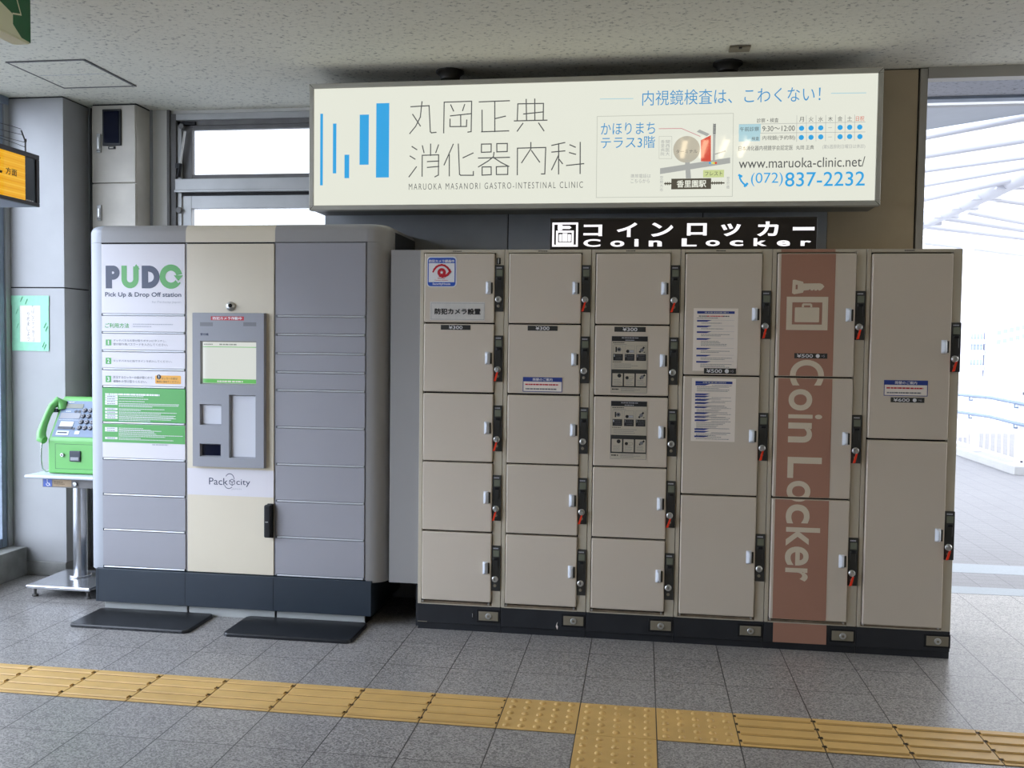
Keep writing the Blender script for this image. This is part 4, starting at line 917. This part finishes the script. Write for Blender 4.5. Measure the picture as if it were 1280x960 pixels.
d.text('診察・検査', 1.6440,2.5800, 1.7480,2.5580, 'sg_ink', 1); d.line([(1.5600,2.5520),(2.1580,2.5510)], .002, 'sg_grey', 1); d.line([(1.5610,2.5080),(2.1590,2.5030)], .002, 'sg_grey', 1)
for p, q in zip([(1.8350,2.5890),(1.8800,2.5880),(1.9260,2.5880),(1.9720,2.5880),(2.0180,2.5880),(2.0630,2.5870),(2.1080,2.5870)], [(1.8370,2.4630),(1.8840,2.4640),(1.9290,2.4630),(1.9740,2.4630),(2.0190,2.4630),(2.0650,2.4630),(2.1100,2.4620)]): d.line([p, q], .0018, 'sg_grey', 1)
for ch, (p, q), m in zip(('月', '火', '水', '木', '金', '土', '日祝'), zip([(1.8470,2.5820),(1.8920,2.5820),(1.9370,2.5810),(1.9830,2.5810),(2.0280,2.5810),(2.0730,2.5810),(2.1140,2.5800)], [(1.8690,2.5580),(1.9140,2.5580),(1.9600,2.5570),(2.0050,2.5570),(2.0510,2.5580),(2.0960,2.5570),(2.1530,2.5560)]), ['sg_ink']*6+['sg_red']):
    d.text(ch, *p, *q, m, 1)
for k, (p, q) in enumerate(zip([(1.8590,2.5270),(1.9040,2.5270),(1.9500,2.5270),(1.9940,2.5270),(2.0410,2.5270),(2.0860,2.5270),(2.1330,2.5270)], [(1.8590,2.4820),(1.9050,2.4820),(1.9510,2.4830),(1.9950,2.4820),(2.0420,2.4820),(2.0870,2.4820),(2.1350,2.4810)])):
    for w_ in (p, q):
        if k == 3: d.rect(w_[0]-.009, w_[1]-.001, w_[0]+.009, w_[1]+.001, 'sg_grey', 1)
        else: d.disc(w_[0], w_[1], .0125, 'sg_blue', 2)
d.rect(1.5580,2.5520, 1.6640,2.5070, 'sg_cyan', 2); d.text('午前診察', 1.5630,2.5390, 1.6560,2.5170, 'sg_ink', 3); d.text('9:30～12:00', 1.6720,2.5410, 1.8270,2.5150, 'sg_ink', 2)
d.rect(1.5590,2.5070, 1.6620,2.4680, 'sg_cyan', 2); d.text('検査', 1.6210,2.4900, 1.6570,2.4720, 'sg_ink', 3); d.text('内視鏡(予約制)', 1.6730,2.4940, 1.8300,2.4690, 'sg_ink', 2)
d.text('日本消化器内視鏡学会認定医', 1.5590,2.4460, 1.8200,2.4220, 'sg_ink', 1); d.text('丸岡 正典', 1.8350,2.4440, 1.9200,2.4230, 'sg_ink', 1); d.text('(第5週原則日曜日は休診)', 1.9600,2.4450, 2.1610,2.4220, 'sg_grey', 1)
d.text('www.maruoka-clinic.net/', 1.5620,2.3850, 2.1630,2.3360, 'sg_ink', 1, 0, 5)
d.text('(072)', 1.6230,2.3130, 1.7760,2.2460, 'sg_blue', 1, -.004, 6); d.text('837-2232', 1.7870,2.3130, 2.1640,2.2430, 'sg_blue', 1, .004, 6)
hs = [(1.5670,2.3010),(1.5690,2.2870),(1.5760,2.2730),(1.5870,2.2600),(1.6010,2.2510)]
d.line(hs, .008, 'sg_blue', 1); d.line([(1.5660,2.3020),(1.5750,2.2970)], .011, 'sg_blue', 1); d.line([(1.5940,2.2490),(1.6040,2.2590)], .011, 'sg_blue', 1)
b.build('printed_face', sg, 'lit white printed face', fix=False)
for x in (.065, 1.508):
    b = B(); b.lathe((x, .36, 0), [(.075, CEIL), (.075, CEIL-.008), (.055, CEIL-.022), (.050, CEIL-.045), (.036, CEIL-.05), (.034, CEIL-.07), (.022, CEIL-.072), (.022, 2.80)], 'mount', 28); b.build('hanger', sg, 'dark round ceiling mount')

ck = thing('coin_locker_sign', 'black lit sign lettered Coin Locker standing on the lockers', 'sign', (1.28, .16, LH))
b = B(); kx0, kx1 = .636, 1.926; b.box(kx0, kx1, .121, .21, LH, 2.077, 'lk_black', .002); b.box(kx0, kx1, .118, .212, 2.072, 2.08, 'mount', .001); b.build('housing', ck)
b = B(); d = D(b, (0, .121, 0), step=.0008)
d.frame(0.6470,2.0590, 0.7760,1.9390, .010, 'lk_white', 1); d.poly([(0.6740,2.0460),(0.6770,2.0480),(0.6980,2.0470),(0.6980,2.0420),(0.7340,2.0420),(0.7430,2.0340),(0.7340,2.0270),(0.6980,2.0280),(0.6980,2.0220),(0.6780,2.0200),(0.6740,2.0240)], 'lk_white', 1)
a0, a1, b0, b1 = 0.6660,2.0190, 0.7550,1.9500; d.frame(a0, a1, b0, b1, .0105, 'lk_white', 1)
d.rrect(0.6810,2.0010, 0.7410,1.9640, .004, 'lk_white', 1); d.frame(0.6990,2.0060, 0.7230,1.9970, .005, 'lk_white', 1)
for p, q in zip([(0.6960,2.0000),(0.7240,2.0000)], [(0.6970,1.9640),(0.7250,1.9640)]): d.line([p, q], .002, 'lk_black', 2)
b.build('pictogram', ck, 'lit white key and locker pictogram', fix=False)
for ch, p in (('コ', (0.8030,2.0480, 0.8960,1.9910)), ('イ', (0.9680,2.0570, 1.0690,1.9860)), ('ン', (1.1360,2.0560, 1.2440,1.9870)), ('ロ', (1.3100,2.0520, 1.4060,1.9920)), ('ッ', (1.4730,2.0490, 1.5680,1.9880)), ('カ', (1.6450,2.0580, 1.7460,1.9870)), ('ー', (1.8130,2.0310, 1.9140,2.0140)),
              ('C', (0.8040,1.9760, 0.8880,1.9380)), ('o', (0.9380,1.9680, 1.0060,1.9380)), ('i', (1.0550,1.9760, 1.0770,1.9390)), ('n', (1.1260,1.9680, 1.1900,1.9390)), ('L', (1.2860,1.9780, 1.3580,1.9390)), ('o', (1.4020,1.9690, 1.4690,1.9400)), ('c', (1.5170,1.9680, 1.5810,1.9400)), ('k', (1.6300,1.9780, 1.6920,1.9400)), ('e', (1.7400,1.9670, 1.8010,1.9390)), ('r', (1.8510,1.9650, 1.9000,1.9400))):
    b = B(); d = D(b, (0, .121, 0), step=.0008); d.text(ch, *p, 'lk_white', 1, .03, 6); b.build('letter', ck, 'lit white letter', fix=False)

# amber direction sign, side-on at the left
yd = thing('direction_sign', 'hanging amber platform direction sign with bird wires on top', 'sign', (-1.9, -1.4, 2.05))
xs_ = -1.71; ye, ys0, z0, z1 = -.5, -2.4, 2.063, 2.303
b = B(); b.box(xs_-.36, xs_-.014, ys0, ye, z0, z1, 'ys_under', .003)
for a in ((ys0, ye, z1-.022, z1), (ys0, ye, z0, z0+.017), (ye-.022, ye, z0+.017, z1-.022), (ys0, ys0+.03, z0+.017, z1-.022)): b.box(xs_-.02, xs_, a[0], a[1], a[2], a[3], 'ys_frame', .002)
b.build('housing', yd)
b = B(); d = D(b, (xs_-.006, 0, 0), (0, 1, 0), (0, 0, 1)); yy = -.594
b.box(xs_-.012, xs_-.006, ys0+.03, ye-.022, z0+.017, z1-.022, 'ys_dark')
d.rect(ys0+.03, z0+.017, yy, z1-.022, 'ys_yellow', 1)
for k in range(12):
    zz = z0+.022+.0165*k; d.rect(ys0+.03, zz, yy, zz+(.006 if k < 6 else .004), 'ys_pale' if k % 2 else 'ys_deep', 2)  # light lines reflected in the face, drawn as paler and deeper amber bands
d.text('方面', -.724, 2.178, -.652, 2.208, 'ys_ink', 3, .0, 5, fat=.0007); d.text('之', -.86, 2.176, -.747, 2.262, 'ys_ink', 3, .0, 5, fat=.0018); d.text('中', -1.0, 2.176, -.89, 2.262, 'ys_ink', 3, 0, 5)
d.dashes(-.59, 2.083, -.535, .006, 'pale_ink', 2)
b.build('lit_face', yd, 'lit amber face with black characters', fix=False)
for y in (-.53, -.75, -.97):
    b = B(); b.tube([(xs_-.05, y, z1), (xs_-.05, y, z1+.06), (xs_-.05, y-.028, z1+.105)], .0035, 'mount', 8); b.cyl((xs_-.05, y, z1+.058), (xs_-.05, y, z1+.072), .006, 'mount', n=8); b.build('wire_post', yd)
for k, (dy, dz) in enumerate(((0, .058), (-.014, .082), (-.028, .103), (-.004, .03))):
    b = B(); b.tube([(xs_-.05, y, z1+dz+.008*math.sin((y+.5)*9+k)) for y in [(-.53+dy-.055*q) for q in range(9)]], .0013, 'mount', 5); b.build('bird_wire', yd)
for y in (-1.0, -2.0):
    b = B(); b.cyl((xs_-.18, y, z1), (xs_-.18, y, CEIL), .02, 'mount'); b.build('hanger', yd)

ex = thing('exit_sign', 'green and cream emergency exit sign hanging at the upper left corner', 'sign', (-1.3, -1.45, 2.57))
xe = -1.244; y1 = -1.2; y0 = -1.72; z0, z1 = 2.574, 2.80
b = B(); b.box(xe-.07, xe-.003, y0, y1, z0, z1, 'ex_pale', .004); b.box(xe-.02, xe+.0005, y1-.006, y1+.0005, z0+.006, z1, 'ex_green'); b.build('housing', ex)
b = B(); d = D(b, (xe, 0, 0), (0, 1, 0), (0, 0, 1)); b.box(xe-.004, xe, y0+.005, y1-.002, z0+.006, z1-.006, 'ex_pale')
d.poly([(y0+.006, z0+.09), (-1.372, z0+.094), (-1.372, 2.68), (-1.298, 2.655), (-1.298, 2.618), (-1.251, 2.583), (y1-.004, 2.581), (y1-.004, z1-.007), (y0+.006, z1-.007)], 'ex_green', 1)
d.line([(-1.298, 2.657), (-1.254, 2.668), (-1.284, 2.735)], .006, 'ex_pale', 2)
b.build('pictogram_face', ex, 'green face with cream pictogram', fix=False)
b = B(); b.cyl((xe-.035, -1.45, z1), (xe-.035, -1.45, CEIL), .012, 'mount'); b.build('hanger', ex)

# ================================================================== LEFT SIDE THINGS
mc = thing('meter_cabinet', 'tall narrow cream meter cabinet with dark inspection window by the column', 'cabinet', (-2.14, .88, 0))
b = B(); b.box(-2.283, -1.995, .815, .975, 0, 2.885, 'dirty_metal', .002); b.box(-2.283, -1.995, .81, .975, 2.885, CEIL, 'dark_joint'); b.build('cabinet_body', mc)
for (z0, z1, lz) in ((2.413, 2.882, (2.595, 2.71)), (1.7, 2.405, (2.179, 2.275))):
    b = B(); b.box(-2.282, -1.997, .80, .815, z0, z1, 'dirty_metal', .002); dr = b.build('cabinet_door', mc)
    b = B(); b.box(-2.246, -2.219, .788, .801, lz[0], lz[1], 'alu', .003); b.box(-2.241, -2.224, .782, .79, lz[0]+.02, lz[1]-.02, 'chrome', .003); b.box(-2.243, -2.222, .785, .79, lz[0]+.008, lz[0]+.014, 'alu_dark'); b.build('latch', dr)
    if z1 > 2.6:
        b = B(); b.box(-2.208, -2.085, .790, .801, 2.636, 2.858, 'black', .004); b.box(-2.196, -2.097, .786, .792, 2.65, 2.845, 'navy_glass', .003); b.box(-2.17, -2.125, .79, .801, 2.616, 2.632, 'black', .002); b.box(-2.160, -2.135, .788, .795, 2.620, 2.627, 'dirty_metal'); b.build('meter_window', dr, 'dark framed meter window')

pn = thing('taped_notice', 'handwritten white notice fixed with mint green tape on the white column', 'notice', (-2.57, .607, 1.54))
b = B(); b.box(-2.650, -2.493, .6055, .6085, 1.415, 1.662, 'paper'); d = D(b, (0, .6055, 0)); d.vtext('たばこのポイ捨ては', -2.560, 1.425, -2.540, 1.65, 'grey_ink', 1, -.004); d.vtext('やめましょう', -2.592, 1.43, -2.572, 1.61, 'grey_ink', 1, -.004); b.build('paper', pn)
for r_ in ((-2.695, -2.445, 1.645, 1.705), (-2.692, -2.448, 1.371, 1.425), (-2.690, -2.638, 1.40, 1.68), (-2.503, -2.447, 1.40, 1.68)):
    b = B(); b.box(r_[0], r_[1], .6040 if r_[1]-r_[0] > .1 else .6045, .6052, r_[2], r_[3], 'tape'); d = D(b, (0, .6040 if r_[1]-r_[0] > .1 else .6045, 0))
    for q in range(2):
        x = random.uniform(r_[0]+.02, r_[1]-.02); z = random.uniform(r_[2]+.005, r_[3]-.02); b.prism([(x, .6043, z), (x+.004, .6043, z), (x+.018, .6043, z+.03), (x+.013, .6043, z+.032)], (0, -.004, 0), 'tape')
    b.build('tape_strip', pn, 'mint green tape')

st = thing('telephone_stand', 'steel pedestal stand carrying the green public telephone', 'stand', (-2.09, .33, 0))
b = B(); b.box(-2.285, -1.895, .148, .52, .048, .070, 'steel', .008, 3); bp_ = b.build('base_plate', st)
for x in (-2.25, -1.93):
    for y in (.185, .485):
        b = B(); b.cyl((x, y, 0), (x, y, .012), .017, 'alu_dark', bev=.002); b.cyl((x, y, .012), (x, y, .05), .008, 'alu_dark', n=10); b.build('levelling_foot', st)
b = B(); b.cyl((-2.105, .385, .068), (-2.105, .385, .655), .038, 'steel', n=32); b.cyl((-2.105, .385, .07), (-2.105, .385, .082), .06, 'steel', n=32, bev=.004); b.build('post', st)
b = B(); b.box(-2.272, -1.84, .128, .52, .672, .692, 'phone_pale', .009, 3); b.build('table_top', st)
b = B(); b.box(-2.185, -1.84, .165, .49, .622, .672, 'alu_dark', .002); d = D(b, (0, .165, 0))
d.rect(-2.18, .625, -2.128, .668, 'sign_blue', 1); cx, cy = -2.152, .642; d.arc(cx, cy-.003, .0075, .0105, 150, 390, 'white', 2); d.disc(cx-.004, cy+.02, .003, 'white', 2, 10); d.line([(cx-.004, cy+.014), (cx-.002, cy+.002), (cx+.009, cy+.002), (cx+.013, cy-.010)], .0032, 'white', 2)
d.rect(-2.124, .627, -2.01, .666, 'wood_label', 1); d.dashes(-2.115, .652, -2.06, .004, 'dirt', 2); d.dashes(-2.115, .642, -2.05, .003, 'dirt', 2)
b.cyl((-1.985, .166, .645), (-1.985, .155, .645), .012, 'steel', n=16, bev=.002); b.build('apron', st)
b = B(); b.tube([(-2.13, .40, .62), (-2.17, .46, .45), (-2.18, .48, .32), (-2.165, .47, .2), (-2.15, .45, .075)], .004, 'black', 8); b.build('cable', st)

ph = thing('public_telephone', 'bright green public telephone on the steel stand', 'telephone', (-2.02, .3, .692))
x0, x1 = -2.172, -1.845
prof = [(.195, .695), (.195, .885), (.205, .90), (.325, 1.105), (.345, 1.118), (.43, 1.112), (.44, 1.09), (.44, .695)]
b = B(); t_ = B(); b.prism([(x0, y, z) for y, z in prof], (x1-x0, 0, 0), 'phone_green')
bmesh.ops.remove_doubles(b.bm, verts=b.bm.verts, dist=1e-5); bmesh.ops.recalc_face_normals(b.bm, faces=b.bm.faces)
bmesh.ops.bevel(b.bm, geom=[e for e in b.bm.edges if e.calc_face_angle(0) > .3], offset=.010, segments=3, profile=.5, affect='EDGES')
d = D(b, (0, .195, 0)); d.frame(x0+.045, .722, x1-.03, .862, .0016, 'phone_dark', 1)
body = b.build('telephone_body', ph)
sl = Vector((0, .12, .205)).normalized(); org = Vector((x0, .200, .893))
b = B(); d = D(b, org, (1, 0, 0), sl, step=.002)
d.poly([(.018, .008), (.312, .008), (.312, .232), (.022, .232)], 'phone_face', 1)
d.rect(.035, .185, .15, .212, 'lcd', 2); d.dashes(.05, .222, .09, .006, 'phone_pale', 2); d.dashes(.055, .165, .085, .005, 'phone_pale', 2); d.disc(.115, .165, .009, 'phone_dark', 2); d.disc(.138, .165, .009, 'phone_dark', 2)
d.rect(.03, .12, .15, .155, 'console', 2); d.dashes(.03, .112, .15, .003, 'phone_pale', 2)
d.rect(.045, .062, .125, .102, 'phone_pale', 2); d.rect(.04, .055, .125, .070, 'phone_dark', 3); d.rect(.04, .018, .115, .044, 'phone_pale', 2); d.rect(.048, .028, .105, .036, 'phone_dark', 3); d.disc(.135, .058, .008, 'phone_dark', 2)
d.dashes(.15, .035, .19, .02, 'phone_pale', 2, .7)
b.build('control_panel', ph, 'blue-grey slanted control panel', fix=False)
b = B()
for r_ in range(4):
    for c_ in range(3):
        p = org + sl*(.065+.036*r_) + Vector((.168+.034*c_, 0, 0)); nn = Vector((1, 0, 0)).cross(sl); b.cyl(p+nn*.002, p+nn*.006, .0145, 'phone_dark', n=14, bev=.001); b.cyl(p+nn*.006, p+nn*.012, .0105, 'console', n=14, bev=.003); b.cyl(p+nn*.012, p+nn*.0128, .005, 'phone_dark', n=8)
b.build('keypad', ph)
b = B(); b.cyl((x0+.09, .197, .80), (x0+.09, .186, .80), .011, 'steel', n=16, bev=.002); b.cyl((x0+.09, .186, .80), (x0+.09, .1845, .80), .004, 'phone_dark', n=8); b.build('coin_lock', ph)
b = B(); b.box(x0+.135, x0+.2, .187, .197, .765, .825, 'phone_dark', .003); b.box(x0+.142, x0+.193, .184, .19, .772, .79, 'console', .002); b.build('coin_return', ph)
b = B()
hp = [(-2.148, .298, 1.045), (-2.155, .303, 1.080), (-2.176, .296, 1.094), (-2.197, .272, 1.065), (-2.207, .245, 1.015), (-2.212, .220, .965), (-2.214, .200, .92), (-2.206, .190, .888), (-2.186, .188, .880)]
b.tube(hp, [.026, .028, .026, .021, .019, .020, .024, .027, .022], 'phone_green', 12); b.build('handset', ph)
b = B(); b.box(-2.20, -2.165, .27, .31, 1.03, 1.05, 'phone_dark', .004); b.box(-2.235, -2.165, .285, .30, 1.058, 1.070, 'phone_dark', .003); b.build('cradle', ph)
b = B(); b.tube([(-2.200, .186, .868), (-2.206, .186, .83), (-2.210, .19, .77), (-2.207, .195, .72), (-2.195, .21, .701), (-2.165, .24, .703)], .0045, 'steel', 8); b.build('cord', ph, 'steel armoured cord')

# ================================================================== CEILING
hx0, hx1, hy0, hy1 = -2.225, -1.775, -.045, .445
hat = thing('ceiling_access_hatch', 'square access hatch flush in the speckled ceiling near the column', 'hatch', (-2.0, .2, CEIL))
b = B()
for a in ((hx0, hx1, hy0, hy0+.012), (hx0, hx1, hy1-.012, hy1), (hx0, hx0+.008, hy0+.012, hy1-.012), (hx1-.016, hx1, hy0+.012, hy1-.012)): b.box(a[0], a[1], a[2], a[3], CEIL-.006, CEIL, 'alu_dark', .001)
b.build('hatch_frame', hat)
b = B(); b.box(hx0+.010, hx1-.018, hy0+.014, hy1-.014, CEIL-.004, CEIL, 'ceiling'); b.box(hx0+.02, hx1-.03, .195, .199, CEIL-.0045, CEIL-.003, 'soffit'); b.build('hatch_panel', hat)
b = B(); b.box(1.492, 1.592, .082, .155, CEIL-.012, CEIL, 'plate_brass', .003); b.box(1.535, 1.55, .075, .09, CEIL-.018, CEIL-.010, 'mount', .002); tag(b.build('ceiling_plate'), 'small khaki blanking plate screwed to the ceiling above the light box', 'plate')
lf = thing('ceiling_lamp', 'square ceiling lamp with four bare fluorescent tubes', 'lamp', (1.58, -1.72, CEIL))
b = B(); b.box(1.28, 1.88, -2.05, -1.40, CEIL-.02, CEIL, 'lamp_tray', .004); b.build('lamp_tray', lf)
for k in range(4):
    x = 1.37+.14*k; b = B(); b.cyl((x, -2.02, CEIL-.035), (x, -1.43, CEIL-.035), .016, 'tube_lamp', n=14); b.box(x-.02, x+.02, -1.43, -1.405, CEIL-.05, CEIL-.018, 'lamp_tray'); b.box(x-.02, x+.02, -2.045, -2.02, CEIL-.05, CEIL-.018, 'lamp_tray'); b.build('fluorescent_tube', lf)

# ================================================================== TACTILE PAVING
TX, TY = 1.185, -.8206
def ribbed():
    b = B(); b.box(.002, .298, .002, .298, 0, .003, 'paving', .001)
    for k in range(4):
        y = .0375+.075*k
        b.prism([(.010, y-.0150, .003), (.010, y-.0105, .0085), (.010, y+.0105, .0085), (.010, y+.0150, .003)], (.280, 0, 0), 'paving')
        for e in (-.0185, .0150): b.poly([(.012, y+e, .0034), (.288, y+e, .0034), (.288, y+e+.0035, .0034), (.012, y+e+.0035, .0034)], 'worn')
        for xx, rr in ((.006, .0085), (.2935, .006)): b.poly([(xx+.8*rr*math.cos(q*math.pi/4), y+.006+rr*1.3*math.sin(q*math.pi/4), .0036) for q in range(8)], 'dirt')
    return b
def dotted():
    b = B(); b.box(.002, .298, .002, .298, 0, .003, 'paving', .001)
    for i in range(5):
        for j in range(5): b.dome((.034+.058*i, .034+.058*j, .003), .0140, .0072, 'paving')
    return b
pr = ribbed().build('tactile_paving'); pd = dotted().build('tactile_paving'); first = {'r': pr, 'd': pd}; used = {'r': False, 'd': False}
ORD = ['first', 'second', 'third', 'fourth', 'fifth', 'sixth', 'seventh', 'eighth', 'ninth', 'tenth']
def place(kind, i, j, lab):
    if used[kind]: o = first[kind].copy(); COL.objects.link(o)
    else: o = first[kind]; used[kind] = True
    o.location = (TX+.3*i, TY+.3*j, 0); tag(o, lab, 'paving block', 'ribbed tactile blocks' if kind == 'r' else 'dotted tactile blocks')
for n_, i in enumerate(range(-3, -11, -1)): place('r', i, -1, f'yellow ribbed tactile paving block, {ORD[n_]} to the left of the dotted junction')
for n_, i in enumerate(range(1, 5)): place('r', i, -1, f'yellow ribbed tactile paving block, {ORD[n_]} to the right of the dotted junction')
place('d', -2, -1, 'yellow dotted tactile block at the left end of the dotted junction')
place('d', -1, -1, 'yellow dotted tactile block in the middle of the dotted junction')
place('d', 0, -1, 'yellow dotted tactile block at the right end of the dotted junction')
place('d', -1, -2, 'yellow dotted tactile block branching off toward the viewer')

# ================================================================== OUTSIDE ON THE RIGHT
ZR = 3.3
cn = thing('canopy', 'white tubular glass canopy over the walkway outside on the right', 'canopy', (5.2, 7.0, 0))
def ext(p, q, a, c): p, q = Vector(p), Vector(q); e = (q-p); return p-e*a, q+e*c
NEAR = [((3.476, 3.898), (4.04, 3.291), .05), ((3.695, 4.634), (4.327, 4.032), .065), ((3.921, 5.427), (4.632, 4.818), .05), ((4.166, 6.27), (4.831, 5.332), .055), ((4.439, 7.211), (4.957, 5.944), .07)]
FAR = [((5.259, 7.323), (5.731, 7.657), .06), ((5.285, 8.364), (6.446, 9.504), .06), ((5.177, 8.955), (6.798, 10.412), .06), ((5.215, 9.88), (7.199, 11.447), .06), ((5.784, 11.971), (8.255, 14.174), .06)]
for p, q, r_ in NEAR:
    a, c_ = ext((*p, ZR), (*q, ZR), 1.5, 1.2); b = B(); b.cyl(a, c_, r_, 'tube_white', n=20); b.build('roof_tube', cn)
for p, q, r_ in FAR:
    a, c_ = ext((*p, ZR), (*q, ZR), 0, .8); b = B(); b.cyl(a, c_, r_, 'tube_white', n=20); b.build('roof_tube', cn)
b = B(); a, c_ = ext((5.087, 9.438, ZR), (5.026, 6.042, ZR), .1, .3); b.cyl(a, c_, .11, 'tube_white', n=24)
for k in range(5):
    p = Vector((5.08-.012*k, 9.2-.75*k, ZR)); b.box(p.x-.16, p.x+.16, p.y-.05, p.y+.05, ZR-.10, ZR+.13, 'tube_white', .01)
b.build('main_beam', cn)
b = B(); b.prism([(2.9, 2.6, ZR+.09), (7.0, 1.0, ZR+.09), (8.6, 3.6, ZR+.09), (5.05, 6.0, ZR+.09), (5.1, 9.6, ZR+.09), (1.5, 7.0, ZR+.09)], (0, 0, .02), 'roof_glass'); b.prism([(5.2, 7.0, ZR+.09), (9.5, 9.0, ZR+.09), (9.5, 15.5, ZR+.09), (5.3, 11.5, ZR+.09)], (0, 0, .02), 'roof_glass'); b.build('roof_glass', cn, 'milky wired glass panels')
b = B(); b.prism([(2.9, 2.06, 3.12), (8.0, 2.06, 3.12), (8.0, 2.12, 3.12), (4.7, 2.6, 3.28), (3.1, 3.9, 3.28), (2.6, 3.9, 3.28)], (0, 0, .03), 'cap_grey'); b.build('flashing', cn, 'grey flashing panel')
b = B(); b.box(2.5, 9.0, 2.0, 2.06, 3.066, 3.106, 'white_wall', .003); b.build('gutter', cn)
for x, y in ((6.4, 11.6), (9.0, 8.6)):
    b = B(); b.cyl((x, y, 0), (x, y, ZR), .09, 'tube_white', n=24); b.build('column', cn)

sbox('walkway_curb', 5.42, 5.62, 6.835, 13.0, 0, .10, 'white_wall', None, .006)
rl = thing('railing', 'white walkway railing with two blue-grey handrails', 'railing', (5.5, 8.5, .1))
for nm, z in (('upper', .84), ('lower', .60)):
    b = B(); b.tube([(5.46, 12.5, z-.02), (5.46, 9.0, z-.01), (5.46, 7.75, z+.015), (5.46, 7.0, z), (5.52, 6.55, z-.02), (5.8, 6.3, z-.02)], .02, 'rail_blue', 12); b.build('handrail', rl)
for y in (7.0, 8.5, 10.0, 11.5):
    b = B(); b.box(5.50, 5.57, y-.05, y+.05, .1, 1.05, 'tube_white', .006); b.box(5.44, 5.63, y-.09, y+.09, .1, .112, 'tube_white', .003)
    for z in (.83, .59): b.tube([(5.52, y, z-.05), (5.46, y, z-.05), (5.46, y, z-.01)], .010, 'rail_blue', 8)
    b.build('post', rl)
for k in range(22):
    y = 7.15+.2*k
    if abs((y-7.0) % 1.5) < .08: continue
    b = B(); b.cyl((5.54, y, .14), (5.54, y, .95), .010, 'tube_white', n=8); b.build('baluster', rl)
b = B(); b.box(5.52, 5.56, 6.95, 11.6, .93, .97, 'tube_white', .005); b.box(5.52, 5.56, 6.95, 11.6, .13, .16, 'tube_white', .005); b.build('rail_bar', rl)

fb = thing('apartment_building', 'pale apartment block with rows of balconies far beyond the walkway', 'building', (70, 205, -4.2))
b = B(); b.box(66.0, 72.2, 200, 212, -4.2, 5.6, 'far_wall'); b.build('facade', fb)
for z in (-1.9, 1.3, 3.6):
    b = B()
    for k in range(9): b.box(66.3+.66*k, 66.75+.66*k, 199.9, 200.05, z, z+1.4, 'far_window')
    b.build('window_row', fb)
    b = B(); b.box(66.0, 72.2, 199.2, 200, z-.75, z-.6, 'far_wall'); b.box(66.0, 72.2, 199.2, 199.25, z-.6, z+.2, 'far_wall'); b.build('balcony', fb)
fb2 = thing('apartment_building', 'pale stepped apartment wing to the right of the far block', 'building', (76, 200, -4.2))
b = B(); b.prism([(72.6, 195, -4.2), (80.5, 195, -4.2), (80.5, 195, 8.2), (72.6, 195, 6.0)], (0, 12, 0), 'far_wall'); b.build('facade', fb2)
for z in (3.3, 5.2):
    b = B()
    for k in range(6): b.box(73.0+1.2*k, 73.8+1.2*k, 194.9, 195.05, z+.3*k-.5, z+.3*k+.4, 'far_window')
    b.build('window_row', fb2)

bpy.data.objects.remove(_to)
